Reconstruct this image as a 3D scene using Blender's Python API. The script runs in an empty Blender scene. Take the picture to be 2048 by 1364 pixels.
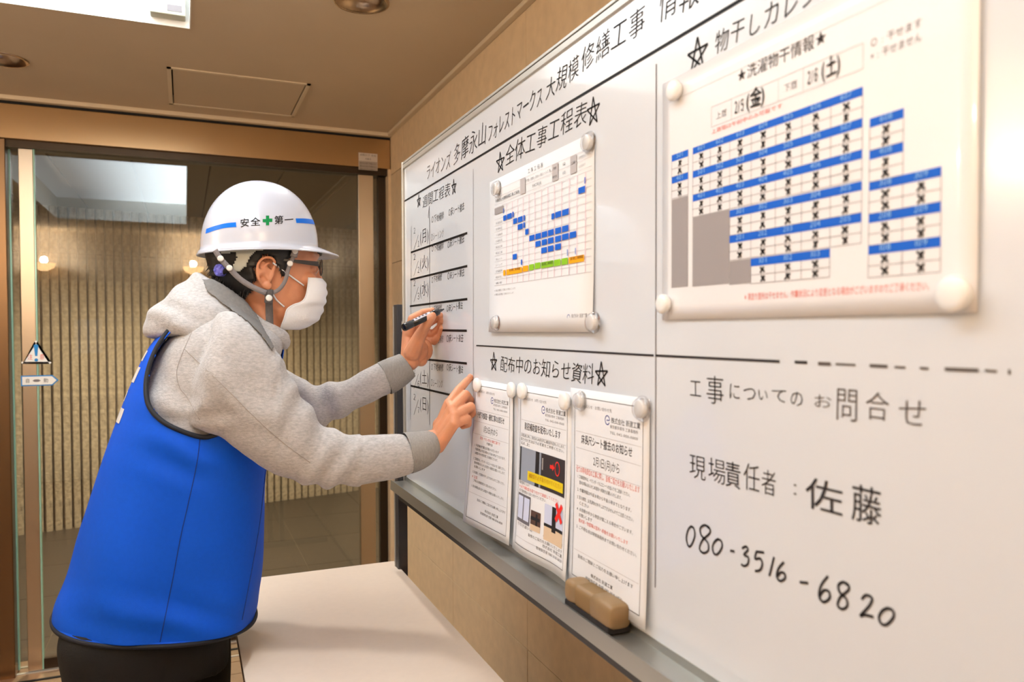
import bpy, bmesh, math, random
from mathutils import Vector, Matrix
from mathutils.bvhtree import BVHTree
from mathutils import noise as mnoise
random.seed(7)
sc = bpy.context.scene
COL = sc.collection

# ---------------------------------------------------------------- camera, world, lights
F_PX, CY = 1533.39, 700.32
YAW, PITCH, ROLL, H = .403738, .0254410, -.0031899, 1.40
_c, _s = math.cos(YAW), math.sin(YAW)
_right = Vector((_c, -_s, 0)); _fwd = Vector((_s, _c, 0)); _up = Vector((0, 0, 1))
_f2 = math.cos(PITCH)*_fwd - math.sin(PITCH)*_up
_u2 = math.sin(PITCH)*_fwd + math.cos(PITCH)*_up
CR = math.cos(ROLL)*_right + math.sin(ROLL)*_u2
CU = -math.sin(ROLL)*_right + math.cos(ROLL)*_u2
CF = _f2
CAM = Vector((0, 0, H))
cam_data = bpy.data.cameras.new('camera')
cam = bpy.data.objects.new('camera', cam_data); COL.objects.link(cam)
cam.matrix_world = Matrix(((CR.x, CU.x, -CF.x, CAM.x), (CR.y, CU.y, -CF.y, CAM.y), (CR.z, CU.z, -CF.z, CAM.z), (0, 0, 0, 1)))
cam_data.sensor_width = 36; cam_data.lens = F_PX/2048*36
cam_data.shift_y = (CY-682)/2048
cam_data.clip_start = .05
cam_data.dof.use_dof = True; cam_data.dof.focus_distance = 1.72; cam_data.dof.aperture_fstop = 5.0
sc.camera = cam

sc.view_settings.view_transform = 'Standard'; sc.view_settings.look = 'None'
sc.view_settings.gamma = 1; sc.view_settings.use_curve_mapping = False
sc.view_settings.exposure = .08
w = bpy.data.worlds.new('world'); sc.world = w; w.use_nodes = True
w.node_tree.nodes['Background'].inputs[0].default_value = (.9, .75, .6, 1)
w.node_tree.nodes['Background'].inputs[1].default_value = .03
sc.cycles.max_bounces = 8; sc.cycles.transparent_max_bounces = 12
sc.cycles.use_denoising = True
sc.cycles.sample_clamp_indirect = 6

CEIL = 2.335
PANEL_EMIT = 8.8
def lamp(name, kind, loc, energy, color, rot=(0, 0, 0), **kw):
    d = bpy.data.lights.new(name, kind); d.energy = energy; d.color = color
    for k, v in kw.items(): setattr(d, k, v)
    o = bpy.data.objects.new(name, d); COL.objects.link(o); o.location = loc; o.rotation_euler = rot
    return o
WARM = (1.0, .84, .66)
# spots inside both downlight cans, then unseen fill spots added to soften contrast
DL1 = (.475, 2.19); DL2 = (-.56, 3.12)
for nm, (x, y), e in (('downlight_and_fill_lamp', DL1, 30), ('downlight_and_fill_lamp', DL2, 26), ('downlight_and_fill_lamp', (-1.35, .6), 44), ('downlight_and_fill_lamp', (-.75, -.3), 45), ('downlight_and_fill_lamp', (-1.35, 2.0), 50)):
    lamp(nm, 'SPOT', (x, y, CEIL+.03), e, (1, .95, .89), spot_size=math.radians(120), spot_blend=.7, shadow_soft_size=.04)
# wall uplights behind the photographer, their glow comes back in the glass door
UPL = [(-1.17, -.82, 2.02), (.09, -.82, 2.02), (-1.72, 1.9, 2.0)]
for p in UPL:
    lamp('wall_uplight_lamp', 'POINT', (p[0], p[1], p[2]+.04), 30, WARM, shadow_soft_size=.03)
# unseen spots added to brighten the approach outside, no fixtures there
lamp('approach_fill', 'SPOT', (-.3, 5.1, 2.26), 340, (1, .82, .60), spot_size=math.radians(150), spot_blend=.9, shadow_soft_size=.06)
lamp('approach_fill', 'SPOT', (1.2, 5.2, 2.26), 220, (1, .82, .60), spot_size=math.radians(140), spot_blend=.9, shadow_soft_size=.06)

# ---------------------------------------------------------------- pixel/world measuring helpers (used to place things on their real planes)
def ray(px, py): return CR*(px-1024) + CU*(-(py-CY)) + CF*F_PX
def on(px, py, ax, val):
    d = ray(px, py); t = (val-CAM[ax])/d[ax]; return CAM + d*t
def W(px, py, Y): return on(px, py, 1, Y)
def proj(P):
    v = Vector(P)-CAM; z = v.dot(CF); return 1024+F_PX*v.dot(CR)/z, CY-F_PX*v.dot(CU)/z

# ---------------------------------------------------------------- materials
def srgb(r, g, b):
    f = lambda c: (c/255/12.92) if c/255 <= .04045 else ((c/255+.055)/1.055)**2.4
    return (f(r), f(g), f(b), 1)
_M = {}
def mat(name, col=(200, 200, 200), rough=.5, metal=0, bump=0, scale=50, var=0, vscale=8, stretch=None, coat=0, sss=0, spec=.5, emis=None, estr=0, sheen=0, aniso=0):
    if name in _M: return _M[name]
    m = bpy.data.materials.new(name); m.use_nodes = True; _M[name] = m
    nt = m.node_tree; b = nt.nodes['Principled BSDF']
    c = srgb(*col)
    b.inputs['Base Color'].default_value = c; b.inputs['Roughness'].default_value = rough
    b.inputs['Metallic'].default_value = metal; b.inputs['Coat Weight'].default_value = coat
    b.inputs['Specular IOR Level'].default_value = spec
    b.inputs['Coat Roughness'].default_value = .05
    if sheen: b.inputs['Sheen Weight'].default_value = sheen
    if aniso: b.inputs['Anisotropic'].default_value = aniso
    if sss:
        b.inputs['Subsurface Weight'].default_value = sss; b.inputs['Subsurface Scale'].default_value = .01
        b.inputs['Subsurface Radius'].default_value = (1, .35, .2)
    if emis: b.inputs['Emission Color'].default_value = srgb(*emis); b.inputs['Emission Strength'].default_value = estr
    if bump or var:
        tc = nt.nodes.new('ShaderNodeTexCoord'); mp = nt.nodes.new('ShaderNodeMapping')
        nt.links.new(tc.outputs['Object'], mp.inputs[0])
        if stretch: mp.inputs['Scale'].default_value = stretch
    if var:
        n = nt.nodes.new('ShaderNodeTexNoise'); n.inputs['Scale'].default_value = vscale; n.inputs['Detail'].default_value = 6
        nt.links.new(mp.outputs[0], n.inputs['Vector'])
        r = nt.nodes.new('ShaderNodeValToRGB'); r.color_ramp.elements[0].position = .3; r.color_ramp.elements[1].position = .7
        r.color_ramp.elements[0].color = [max(0, x*(1-var)) for x in c[:3]]+[1]
        r.color_ramp.elements[1].color = [min(1, x*(1+var)) for x in c[:3]]+[1]
        nt.links.new(n.outputs['Fac'], r.inputs[0]); nt.links.new(r.outputs[0], b.inputs['Base Color'])
    if bump:
        n = nt.nodes.new('ShaderNodeTexNoise'); n.inputs['Scale'].default_value = scale; n.inputs['Detail'].default_value = 5
        nt.links.new(mp.outputs[0], n.inputs['Vector'])
        bp_ = nt.nodes.new('ShaderNodeBump'); bp_.inputs['Strength'].default_value = bump; bp_.inputs['Distance'].default_value = .002 if bump < .9 else .008
        nt.links.new(n.outputs['Fac'], bp_.inputs['Height']); nt.links.new(bp_.outputs[0], b.inputs['Normal'])
    return m
def glass_mat(name, tint=(235, 240, 235), rough=0.0, ior=1.5):
    if name in _M: return _M[name]
    m = bpy.data.materials.new(name); m.use_nodes = True; _M[name] = m
    nt = m.node_tree; nt.nodes.clear()
    o = nt.nodes.new('ShaderNodeOutputMaterial'); mx = nt.nodes.new('ShaderNodeMixShader')
    t = nt.nodes.new('ShaderNodeBsdfTransparent'); g = nt.nodes.new('ShaderNodeBsdfGlossy'); lw = nt.nodes.new('ShaderNodeLayerWeight'); pw = nt.nodes.new('ShaderNodeMath'); fr = nt.nodes.new('ShaderNodeMapRange'); r0 = ((ior-1)/(ior+1))**2; lw.inputs[0].default_value = .5; pw.operation = 'POWER'; pw.inputs[1].default_value = 5; fr.inputs['To Min'].default_value = r0; nt.links.new(lw.outputs['Facing'], pw.inputs[0]); nt.links.new(pw.outputs[0], fr.inputs[0])
    t.inputs[0].default_value = srgb(*tint); g.inputs['Roughness'].default_value = rough
    nt.links.new(fr.outputs[0], mx.inputs[0]); nt.links.new(t.outputs[0], mx.inputs[1]); nt.links.new(g.outputs[0], mx.inputs[2])
    nt.links.new(mx.outputs[0], o.inputs[0]); return m

M_ceil = mat('ceiling_paint', (198, 180, 154), .9, bump=.15, scale=220, var=.03, vscale=3)
M_mold = mat('ceiling_moulding', (214, 198, 172), .6)
M_tile = mat('wall_tile_beige', (222, 198, 164), .42, bump=.12, scale=160, var=.06, vscale=25)
M_grout = mat('grout', (110, 92, 70), .9)
M_steel = mat('brushed_stainless', (196, 182, 162), .3, 1, bump=.06, scale=60, stretch=(1, 1, 40), aniso=.4)
M_fascia = mat('brushed_fascia', (190, 158, 118), .26, 1, bump=.05, scale=60, stretch=(60, 1, 1))
M_darkst = mat('dark_steel', (62, 52, 42), .35, .8)
M_black = mat('black_gap', (12, 10, 9), .8)
M_alu = mat('aluminium', (186, 186, 180), .34, .85, bump=.03, scale=80)
M_alul = mat('aluminium_light', (205, 202, 194), .38, .6)
M_legm = mat('dark_grey_leg', (58, 58, 62), .45, .3)
M_white = mat('whiteboard_enamel', (222, 225, 230), .22, coat=.7, spec=.5)
M_ink = mat('marker_ink', (22, 20, 22), .55, spec=.2)
M_inkl = mat('marker_ink_faint', (96, 88, 84), .6, spec=.2)
M_paper = mat('paper', (234, 234, 236), .75)
M_paperg = mat('laminated_paper', (242, 240, 241), .3, coat=.6)
M_print = mat('print_black', (50, 46, 48), .7, spec=.2)
M_printg = mat('print_grey', (128, 122, 124), .7, spec=.2)
M_printl = mat('print_light', (190, 184, 184), .7, spec=.2)
M_printr = mat('print_red', (226, 84, 62), .7, spec=.2)
M_pink = mat('print_pink', (226, 178, 190), .7, spec=.2)
M_blue = mat('print_blue', (22, 98, 208), .55, spec=.2)
M_navy = mat('print_navy', (40, 60, 150), .6, spec=.2)
M_orange = mat('print_orange', (248, 170, 20), .6, spec=.2)
M_green = mat('print_green', (140, 196, 40), .6, spec=.2)
M_gray = mat('print_greyfill', (158, 152, 152), .6, spec=.2)
M_lblue = mat('print_paleblue', (150, 200, 245), .6, spec=.2)
M_magw = mat('magnet_white', (245, 243, 240), .35, coat=.3)
M_magc = mat('magnet_core', (225, 222, 218), .3)
M_clear = glass_mat('clear_plastic', (252, 252, 253), .05, 1.6)
M_glass = glass_mat('door_glass', (244, 247, 243), 0, 1.8)
M_lens = glass_mat('lens_glass', (250, 251, 252), 0, 1.5)
M_skin = mat('skin', (214, 146, 108), .5, sss=.12, bump=.12, scale=350, var=.07, vscale=30)
M_nail = mat('nail', (226, 172, 146), .3)
M_hair = mat('black_hair', (14, 12, 12), .42, bump=.5, scale=120, stretch=(1, 1, .12))
M_hood = mat('heather_grey_fleece', (180, 176, 174), .95, bump=.6, scale=300, var=.18, vscale=130, stretch=(1, 1, 2.5), sheen=.2)
M_rib = mat('grey_rib_knit', (150, 146, 142), .95, bump=.6, scale=300, var=.1, vscale=200, stretch=(2, 2, .4))
M_vest = mat('blue_vest_fabric', (0, 84, 214), .7, bump=.12, scale=600, var=.03, vscale=120, spec=.25)
M_pipe = mat('navy_piping', (13, 16, 28), .7)
M_seam = mat('vest_seam', (0, 44, 130), .8)
M_pants = mat('black_trousers', (16, 15, 15), .85, bump=.3, scale=300)
M_shoe = mat('black_shoe', (20, 20, 20), .5)
M_helm = mat('helmet_white', (198, 201, 212), .25, coat=.5)
M_harn = mat('harness_plastic', (190, 190, 176), .45)
M_strap = mat('grey_strap', (135, 128, 128), .85, bump=.5, scale=500)
M_strapd = mat('dark_grey_strap', (100, 94, 92), .85, bump=.5, scale=500)
M_rivet = mat('white_rivet', (235, 232, 225), .4)
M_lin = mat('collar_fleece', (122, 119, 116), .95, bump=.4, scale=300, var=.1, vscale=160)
M_knob = mat('violet_knob', (112, 112, 215), .4)
M_mask = mat('mask_white', (234, 234, 236), .9, bump=.25, scale=250)
M_cross = mat('green_cross', (0, 128, 66), .5, spec=.2)
M_stripe = mat('helmet_blue', (10, 110, 225), .4, spec=.2)
M_frame = mat('glasses_frame', (44, 40, 38), .35)
M_table = mat('table_laminate', (232, 216, 200), .42, bump=.03, scale=300, var=.015, vscale=60)
M_edge = mat('table_edge', (120, 98, 80), .5)
M_eras = mat('eraser_brown', (140, 112, 76), .5, bump=.1, scale=200)
M_felt = mat('eraser_felt', (28, 24, 24), .95)
M_rock = mat('ribbed_concrete', (166, 150, 128), .95, bump=1.0, scale=45, var=.3, vscale=38)
M_rockb = mat('groove_concrete', (44, 34, 22), .95)
M_ftile = mat('dark_floor_tile', (64, 56, 48), .38, bump=.15, scale=60, var=.12, vscale=14, stretch=(1, 5, 1))
M_fgrout = mat('floor_grout', (128, 112, 92), .9)
M_itile = mat('inner_floor_tile', (142, 116, 92), .35, bump=.06, scale=90, var=.08, vscale=20)
M_oceil = mat('approach_ceiling', (120, 108, 94), .8, var=.04)
M_panel = None

# ---------------------------------------------------------------- object helpers
def tag(o, label=None, cat=None, group=None, kind=None):
    if label: o['label'] = label
    if cat: o['category'] = cat
    if group: o['group'] = group
    if kind: o['kind'] = kind
    return o
def empty(name, loc, label=None, cat=None, group=None, kind=None):
    o = bpy.data.objects.new(name, None); COL.objects.link(o); o.location = loc; o.empty_display_size = .05
    return tag(o, label, cat, group, kind)
class MB:
    def __init__(s): s.v = []; s.f = []
    def add(s, vs, fs):
        k = len(s.v); s.v += [tuple(p) for p in vs]; s.f += [tuple(i+k for i in f) for f in fs]; return s
    def box(s, a, b):
        x0, y0, z0 = [min(a[i], b[i]) for i in range(3)]; x1, y1, z1 = [max(a[i], b[i]) for i in range(3)]
        return s.add([(x0,y0,z0),(x1,y0,z0),(x1,y1,z0),(x0,y1,z0),(x0,y0,z1),(x1,y0,z1),(x1,y1,z1),(x0,y1,z1)],
                     [(0,3,2,1),(4,5,6,7),(0,1,5,4),(1,2,6,5),(2,3,7,6),(3,0,4,7)])
    def sphere(s, c, r, n=12, m=8, M=None):
        c = Vector(c); r = r if isinstance(r, (tuple, list)) else (r, r, r); vs = []; fs = []
        def P(x, y, z):
            v = Vector((x*r[0], y*r[1], z*r[2]))
            if M: v = M @ v
            return c+v
        vs.append(P(0, 0, 1))
        for i in range(1, m):
            a = math.pi*i/m
            for j in range(n):
                b = 2*math.pi*j/n; vs.append(P(math.sin(a)*math.cos(b), math.sin(a)*math.sin(b), math.cos(a)))
        vs.append(P(0, 0, -1)); L = len(vs)-1
        for j in range(n): fs.append((0, 1+j, 1+(j+1) % n))
        for i in range(m-2):
            for j in range(n):
                a = 1+i*n+j; b = 1+i*n+(j+1) % n; fs.append((a, a+n, b+n, b))
        for j in range(n): fs.append((L, 1+(m-2)*n+(j+1) % n, 1+(m-2)*n+j))
        return s.add(vs, fs)
    def loft(s, rings, cap=True, closed=True):
        n = len(rings[0]); vs = [p for r in rings for p in r]; fs = []
        for i in range(len(rings)-1):
            for j in range(n if closed else n-1):
                a = i*n+j; b = i*n+(j+1) % n; fs.append((a, b, b+n, a+n))
        if cap and closed: fs.append(tuple(range(n-1, -1, -1))); k = (len(rings)-1)*n; fs.append(tuple(k+i for i in range(n)))
        return s.add(vs, fs)
    def tube(s, pts, r, n=8, cap=True, closed=False, flat=None):
        pts = [Vector(p) for p in pts]; rs = r if isinstance(r, (list, tuple)) else [r]*len(pts); rings = []; prev = None
        for i, p in enumerate(pts):
            if closed: t = pts[(i+1) % len(pts)]-pts[i-1]
            else: t = pts[min(i+1, len(pts)-1)]-pts[max(i-1, 0)]
            t.normalize()
            if prev is None:
                u = t.cross(Vector((0, 0, 1)))
                if u.length < .1: u = t.cross(Vector((1, 0, 0)))
            else: u = prev-t*prev.dot(t)
            u.normalize(); prev = u; v = t.cross(u)
            rings.append([p+(u*math.cos(a)+v*math.sin(a))*rs[i] for a in [2*math.pi*k/n for k in range(n)]])
        if closed: rings.append(rings[0]); return s.loft(rings, cap=False)
        return s.loft(rings, cap)
    def capsule(s, p0, p1, r0, r1, n=12):
        s.tube([p0, p1], [r0, r1], n); s.sphere(p0, r0, n, 8); s.sphere(p1, r1, n, 8); return s
    def disc(s, c, ax, r, h, n=32, prof=None):   # turned profile about axis through c; prof = [(radius, dist)]
        c = Vector(c); ax = Vector(ax).normalized(); u = ax.orthogonal().normalized(); v = ax.cross(u)
        prof = prof or [(r, 0), (r, h)]
        return s.loft([[c+ax*d+(u*math.cos(a)+v*math.sin(a))*q for a in [2*math.pi*k/n for k in range(n)]] for q, d in prof], True)
    def obj(s, name, m, parent=None, smooth=False, label=None, kind=None, bevel=0, solid=0):
        me = bpy.data.meshes.new(name); me.from_pydata(s.v, [], s.f); me.update()
        if smooth or solid:
            bm = bmesh.new(); bm.from_mesh(me); bmesh.ops.recalc_face_normals(bm, faces=bm.faces); bm.to_mesh(me); bm.free()
        return link(me, name, m, parent, smooth, label, kind, bevel, solid)
def link(me, name, m, parent=None, smooth=False, label=None, kind=None, bevel=0, solid=0):
    if not me.materials: me.materials.append(m)
    if smooth:
        me.polygons.foreach_set('use_smooth', [True]*len(me.polygons))
    o = bpy.data.objects.new(name, me); COL.objects.link(o)
    if parent:
        o.parent = parent; L = parent_world(parent); o.location = -L
    if bevel:
        b = o.modifiers.new('bevel', 'BEVEL'); b.width = bevel; b.segments = 2; b.limit_method = 'ANGLE'
    if solid:
        q = o.modifiers.new('solid', 'SOLIDIFY'); q.thickness = abs(solid); q.offset = 1 if solid > 0 else -1
    if label: o['label'] = label
    if kind: o['kind'] = kind
    return o
def parent_world(p):
    L = Vector(p.location)
    while p.parent: p = p.parent; L = L+Vector(p.location)
    return L
def remesh(mb, voxel, smooth=3):
    me = bpy.data.meshes.new('tmp'); me.from_pydata(mb.v, [], mb.f); me.update()
    bm = bmesh.new(); bm.from_mesh(me)
    bmesh.ops.remove_doubles(bm, verts=bm.verts, dist=1e-6)
    bmesh.ops.recalc_face_normals(bm, faces=bm.faces); bm.to_mesh(me); bm.free()
    o = bpy.data.objects.new('tmp', me); COL.objects.link(o)
    r = o.modifiers.new('r', 'REMESH'); r.mode = 'VOXEL'; r.voxel_size = voxel
    if smooth:
        q = o.modifiers.new('s', 'SMOOTH'); q.iterations = smooth; q.factor = .6
    dg = bpy.context.evaluated_depsgraph_get(); dg.update()
    out = bpy.data.meshes.new_from_object(o.evaluated_get(dg)); bpy.data.objects.remove(o); return out
def bvh_of(me):
    return BVHTree.FromPolygons([v.co.copy() for v in me.vertices], [tuple(p.vertices) for p in me.polygons])
def bvh_mb(mb): return BVHTree.FromPolygons([Vector(v) for v in mb.v], mb.f)
def cast(trees, px, py, off=.001, fallback=None):
    d = ray(px, py).normalized(); best = None
    for t in (trees if isinstance(trees, list) else [trees]):
        h = t.ray_cast(CAM, d)
        if h[0] is not None and (best is None or h[3] < best[3]): best = h
    if best is None: return W(px, py, fallback) if fallback else None
    n = best[1] if best[1].dot(d) < 0 else -best[1]
    return best[0]+n*off
def dense(pts, k=4):
    out = []
    n = len(pts)
    for i in range(n-1):
        p0 = pts[max(i-1, 0)]; p1 = pts[i]; p2 = pts[i+1]; p3 = pts[min(i+2, n-1)]
        for j in range(k):
            t = j/k; t2 = t*t; t3 = t2*t
            out.append(tuple(.5*((2*b)+(-a+c)*t+(2*a-5*b+4*c-d)*t2+(-a+3*b-3*c+d)*t3) for a, b, c, d in zip(p0, p1, p2, p3)))
    out.append(tuple(pts[-1])); return out
def inpoly(x, y, P):
    c = False; j = len(P)-1
    for i in range(len(P)):
        if (P[i][1] > y) != (P[j][1] > y) and x < (P[j][0]-P[i][0])*(y-P[i][1])/(P[j][1]-P[i][1])+P[i][0]: c = not c
        j = i
    return c

# ---------------------------------------------------------------- lettering
_G = {}
def glyph(ch, off):
    off = max(-.009, min(off, .010)); k = (ch, off)
    if k in _G: return _G[k]
    cu = bpy.data.curves.new('g', 'FONT'); cu.body = ch; cu.size = 1; cu.resolution_u = 2; cu.offset = off
    o = bpy.data.objects.new('g', cu); COL.objects.link(o)
    dg = bpy.context.evaluated_depsgraph_get(); dg.update()
    me = o.evaluated_get(dg).to_mesh()
    vs = [(v.co.x, v.co.y) for v in me.vertices]; fs = [tuple(p.vertices) for p in me.polygons]
    o.evaluated_get(dg).to_mesh_clear(); bpy.data.objects.remove(o); bpy.data.curves.remove(cu)
    if off < -.001:      # an inset outline that collapsed falls back to the plain one
        def area(V, F): return sum(abs(sum(V[f[i]][0]*V[f[(i+1) % len(f)]][1]-V[f[(i+1) % len(f)]][0]*V[f[i]][1] for i in range(len(f))))/2 for f in F)
        b0 = glyph(ch, 0); a0 = area(b0[0], b0[1]); a1 = area(vs, fs)
        if a0 > 0 and not (.70 < a1/a0 < 1+off*14): _G[k] = b0; return b0
    adv = 1.0 if ord(ch) > 0x2000 else (max([v[0] for v in vs])+.08 if vs else .35)
    _G[k] = (vs, fs, adv); return _G[k]
def text(mb, s, f, x0, x1, h, y0=0, thin=-.006, jit=0, shear=0, wob=0, y1=None, bold=1):
    """string s from x0 to x1, height h, baseline y0 (to y1), through surface map f(x, y)"""
    tot = sum(glyph(c, thin)[2] for c in s); sx = (x1-x0)/tot; x = x0; y1 = y0 if y1 is None else y1
    sy = h/.88
    for c in s:
        vs, fs, adv = glyph(c, thin)
        a = random.uniform(-jit, jit); k = 1+random.uniform(-jit, jit)*.8; dy = random.uniform(-wob, wob)*h
        yy = y0+(y1-y0)*(x-x0)/(x1-x0)
        cc, ss = math.cos(a), math.sin(a)
        pts = []
        for (u, v) in vs:
            u2 = (u-.5)*k; v2 = (v-.38)*k; u3 = u2*cc-v2*ss+.5; v3 = u2*ss+v2*cc+.44
            pts.append(f(x+(u3+v3*shear)*sx, yy+v3*sy+dy-.0*h))
        mb.add(pts, fs); x += adv*sx
def strokes(mb, lines, f, wd, off=0):
    """polyline strokes in surface coordinates (x, y), width wd"""
    for L in lines:
        L = dense(L, 3) if len(L) > 2 else L
        n = len(L); vs = []
        for i, p in enumerate(L):
            q0 = L[max(i-1, 0)]; q1 = L[min(i+1, n-1)]; dx = q1[0]-q0[0]; dy = q1[1]-q0[1]; l = math.hypot(dx, dy) or 1
            nx, ny = -dy/l*wd/2, dx/l*wd/2
            vs += [f(p[0]+nx, p[1]+ny), f(p[0]-nx, p[1]-ny)]
        mb.add(vs, [(2*i, 2*i+1, 2*i+3, 2*i+2) for i in range(n-1)])
def quad(mb, f, x0, y0, x1, y1):
    mb.add([f(x0, y0), f(x1, y0), f(x1, y1), f(x0, y1)], [(0, 1, 2, 3)])
def frame(mb, f, x0, y0, x1, y1, t, n=8):
    for a, b in (((x0, y0), (x1, y0)), ((x1, y0), (x1, y1)), ((x1, y1), (x0, y1)), ((x0, y1), (x0, y0))):
        strokes(mb, [[(a[0]+(b[0]-a[0])*i/n, a[1]+(b[1]-a[1])*i/n) for i in range(n+1)]], f, t)

# ================================================================ ROOM
XW = .915; YD = 3.64
# ---- floor
fb = MB().box((-1.8, -.95, -.04), (XW+.1, YD+.06, -.004)).obj('floor', M_grout); tag(fb, kind='structure')
tb = MB().box((0, 0, -.004), (.296, .296, .0)); tme = None
y = -.9
while y < 3.3:
    x = -1.8
    while x < XW-.05:
        if tme is None: o = tb.obj('floor_tile', M_itile, fb, bevel=.001); tme = o.data
        else: o = link(tme, 'floor_tile', M_itile, fb)
        o.location = (x, y, 0); x += .3
    y += .3
# ---- right wall of large beige tiles
wr = MB().box((XW+.012, -.95, 0), (XW+.1, YD, CEIL+.05)).obj('wall_right', M_grout); tag(wr, kind='structure')
ys = [YD-.002]; yy = 2.712+.678
while yy > -.9: ys.append(yy); yy -= .678
ys.append(-.9)
zs = [0, .0435, .463, .883, 1.302, 1.722, 2.141, CEIL]
for i in range(len(ys)-1):
    for j in range(len(zs)-1):
        dx = random.uniform(-.0006, .0006)
        MB().box((XW+dx, ys[i+1]+.0012, zs[j]+.0012), (XW+.013, ys[i]-.0012, zs[j+1]-.0012)).obj('wall_tile', M_tile, wr, bevel=.0008)
# ---- other walls
M_wall = mat('painted_wall', (222, 208, 188), .8, bump=.1, scale=120)
tag(MB().box((-1.9, -.95, 0), (-1.8, YD, CEIL+.05)).obj('wall_left', M_wall), kind='structure')
tag(MB().box((-1.9, -1.05, 0), (XW+.1, -.95, CEIL+.05)).obj('wall_back', M_wall), kind='structure')
# ---- ceiling with the light recess and the hatch opening
CX0, CX1, CY0, CY1 = -.95, .030, .05, on(380, 57, 2, CEIL).y
HX0, HX1 = -.045, .452; HY0, HY1 = 2.985, 3.462
cb = MB()
T = CEIL+.19
def cel(x0, y0, x1, y1): cb.box((x0, y0, CEIL), (x1, y1, T))
def cel_hole(x0, y0, x1, y1, hx, hy, q=.09):      # slab with a square cut-out that carries a round rim
    cel(x0, y0, x1, hy-q); cel(x0, hy+q, x1, y1); cel(x0, hy-q, hx-q, hy+q); cel(hx+q, hy-q, x1, hy+q)
    n = 40; sq = []; ci = []
    for k in range(n):
        a = 2*math.pi*k/n+math.pi/4; c_, s_ = math.cos(a), math.sin(a); m_ = max(abs(c_), abs(s_))
        sq.append((hx+q*c_/m_, hy+q*s_/m_)); ci.append((hx+.074*c_, hy+.074*s_))
    cb.loft([[(p[0], p[1], CEIL) for p in sq], [(p[0], p[1], CEIL) for p in ci], [(p[0], p[1], T) for p in ci]], False)
cel(-1.9, -1.05, CX0, YD); cel(CX0, -1.05, CX1, CY0); cel_hole(CX1, -1.05, XW+.1, HY0, *DL1)
cel_hole(CX0, CY1, HX0, YD, *DL2); cel(HX0, CY1, CX1, HY0); cel(HX0, HY1, HX1, YD); cel(HX1, HY0, XW+.1, YD)
cb.box((-1.9, -1.05, T+.01), (XW+.1, YD, T+.04))
ceil = cb.obj('ceiling', M_ceil); tag(ceil, kind='structure')
tag(MB().box((-1.9, 3.575, CEIL-.016), (XW, 3.61, CEIL+.001)).obj('trim_1', M_mold, bevel=.003), kind='structure')
tag(MB().box((XW-.022, -.95, CEIL-.014), (XW+.001, 3.575, CEIL+.001)).obj('trim_2', M_mold, bevel=.003), kind='structure')
# light recess
M_panel = bpy.data.materials.new('light_diffuser'); M_panel.use_nodes = True
nt = M_panel.node_tree; b = nt.nodes['Principled BSDF']; b.inputs['Base Color'].default_value = (.9, .9, .9, 1)
tc = nt.nodes.new('ShaderNodeTexCoord'); sp = nt.nodes.new('ShaderNodeSeparateXYZ'); mr = nt.nodes.new('ShaderNodeMapRange')
nt.links.new(tc.outputs['Object'], sp.inputs[0]); nt.links.new(sp.outputs[0], mr.inputs[0])
mr.inputs['From Min'].default_value = -.80; mr.inputs['From Max'].default_value = -.02; mr.inputs['To Min'].default_value = PANEL_EMIT*.10; mr.inputs['To Max'].default_value = PANEL_EMIT
mr.interpolation_type = 'SMOOTHSTEP'
b.inputs['Emission Color'].default_value = (.80, .91, 1, 1); nt.links.new(mr.outputs[0], b.inputs['Emission Strength'])
rl = empty('ceiling_light', (0, CY1, CEIL), 'large recessed white light panel in the brown ceiling', 'light')
RZ = CEIL+.17
rb = MB()
rb.box((CX0, CY0, RZ), (CX1, CY1, RZ+.02))
rb.obj('diffuser', M_panel, rl)
M_rec = mat('recess_white', (240, 238, 232), .6)
rs = MB(); e = .003
rs.box((CX0, CY1-e, CEIL-.002), (CX1, CY1, RZ)); rs.box((CX1-e, CY0, CEIL-.002), (CX1, CY1, RZ)); rs.box((CX0, CY0, CEIL-.002), (CX0+e, CY1, RZ)); rs.box((CX0, CY0, CEIL-.002), (CX1, CY0+e, RZ))
rs.obj('recess_frame', M_rec, rl)
bx = MB().box((-.082, CY1-.05, CEIL+.016), (.016, CY1-.006, CEIL+.12)).obj('lamp_holder', mat('holder_grey', (178, 178, 160), .5), rl, bevel=.003, label='pale grey lamp holder box with a small rating label')
lb = MB().box((-.035, CY1-.0512, CEIL+.026), (.006, CY1-.05, CEIL+.045)).obj('rating_label', M_printg, bx)
# hatch
ht = empty('ceiling_hatch', ((HX0+HX1)/2, (HY0+HY1)/2, CEIL), 'square access hatch in the ceiling above the glass door', 'hatch')
hf = MB()
for a, b_ in (((HX0, HY0), (HX1, HY0+.014)), ((HX0, HY1-.014), (HX1, HY1)), ((HX0, HY0), (HX0+.014, HY1)), ((HX1-.014, HY0), (HX1, HY1))):
    hf.box((a[0], a[1], CEIL-.004), (b_[0], b_[1], CEIL+.03))
hf.obj('hatch_frame', M_mold, ht)
MB().box((HX0+.019, HY0+.019, CEIL-.002), (HX1-.019, HY1-.019, CEIL+.02)).obj('hatch_panel', M_ceil, ht)
MB().box((HX0, HY0, CEIL+.03), (HX1, HY1, CEIL+.05)).obj('hatch_backing', M_black, ht)
MB().box((.19, HY0-.002, CEIL-.006), (.215, HY0+.012, CEIL-.004)).obj('latch', M_mold, ht)
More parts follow.
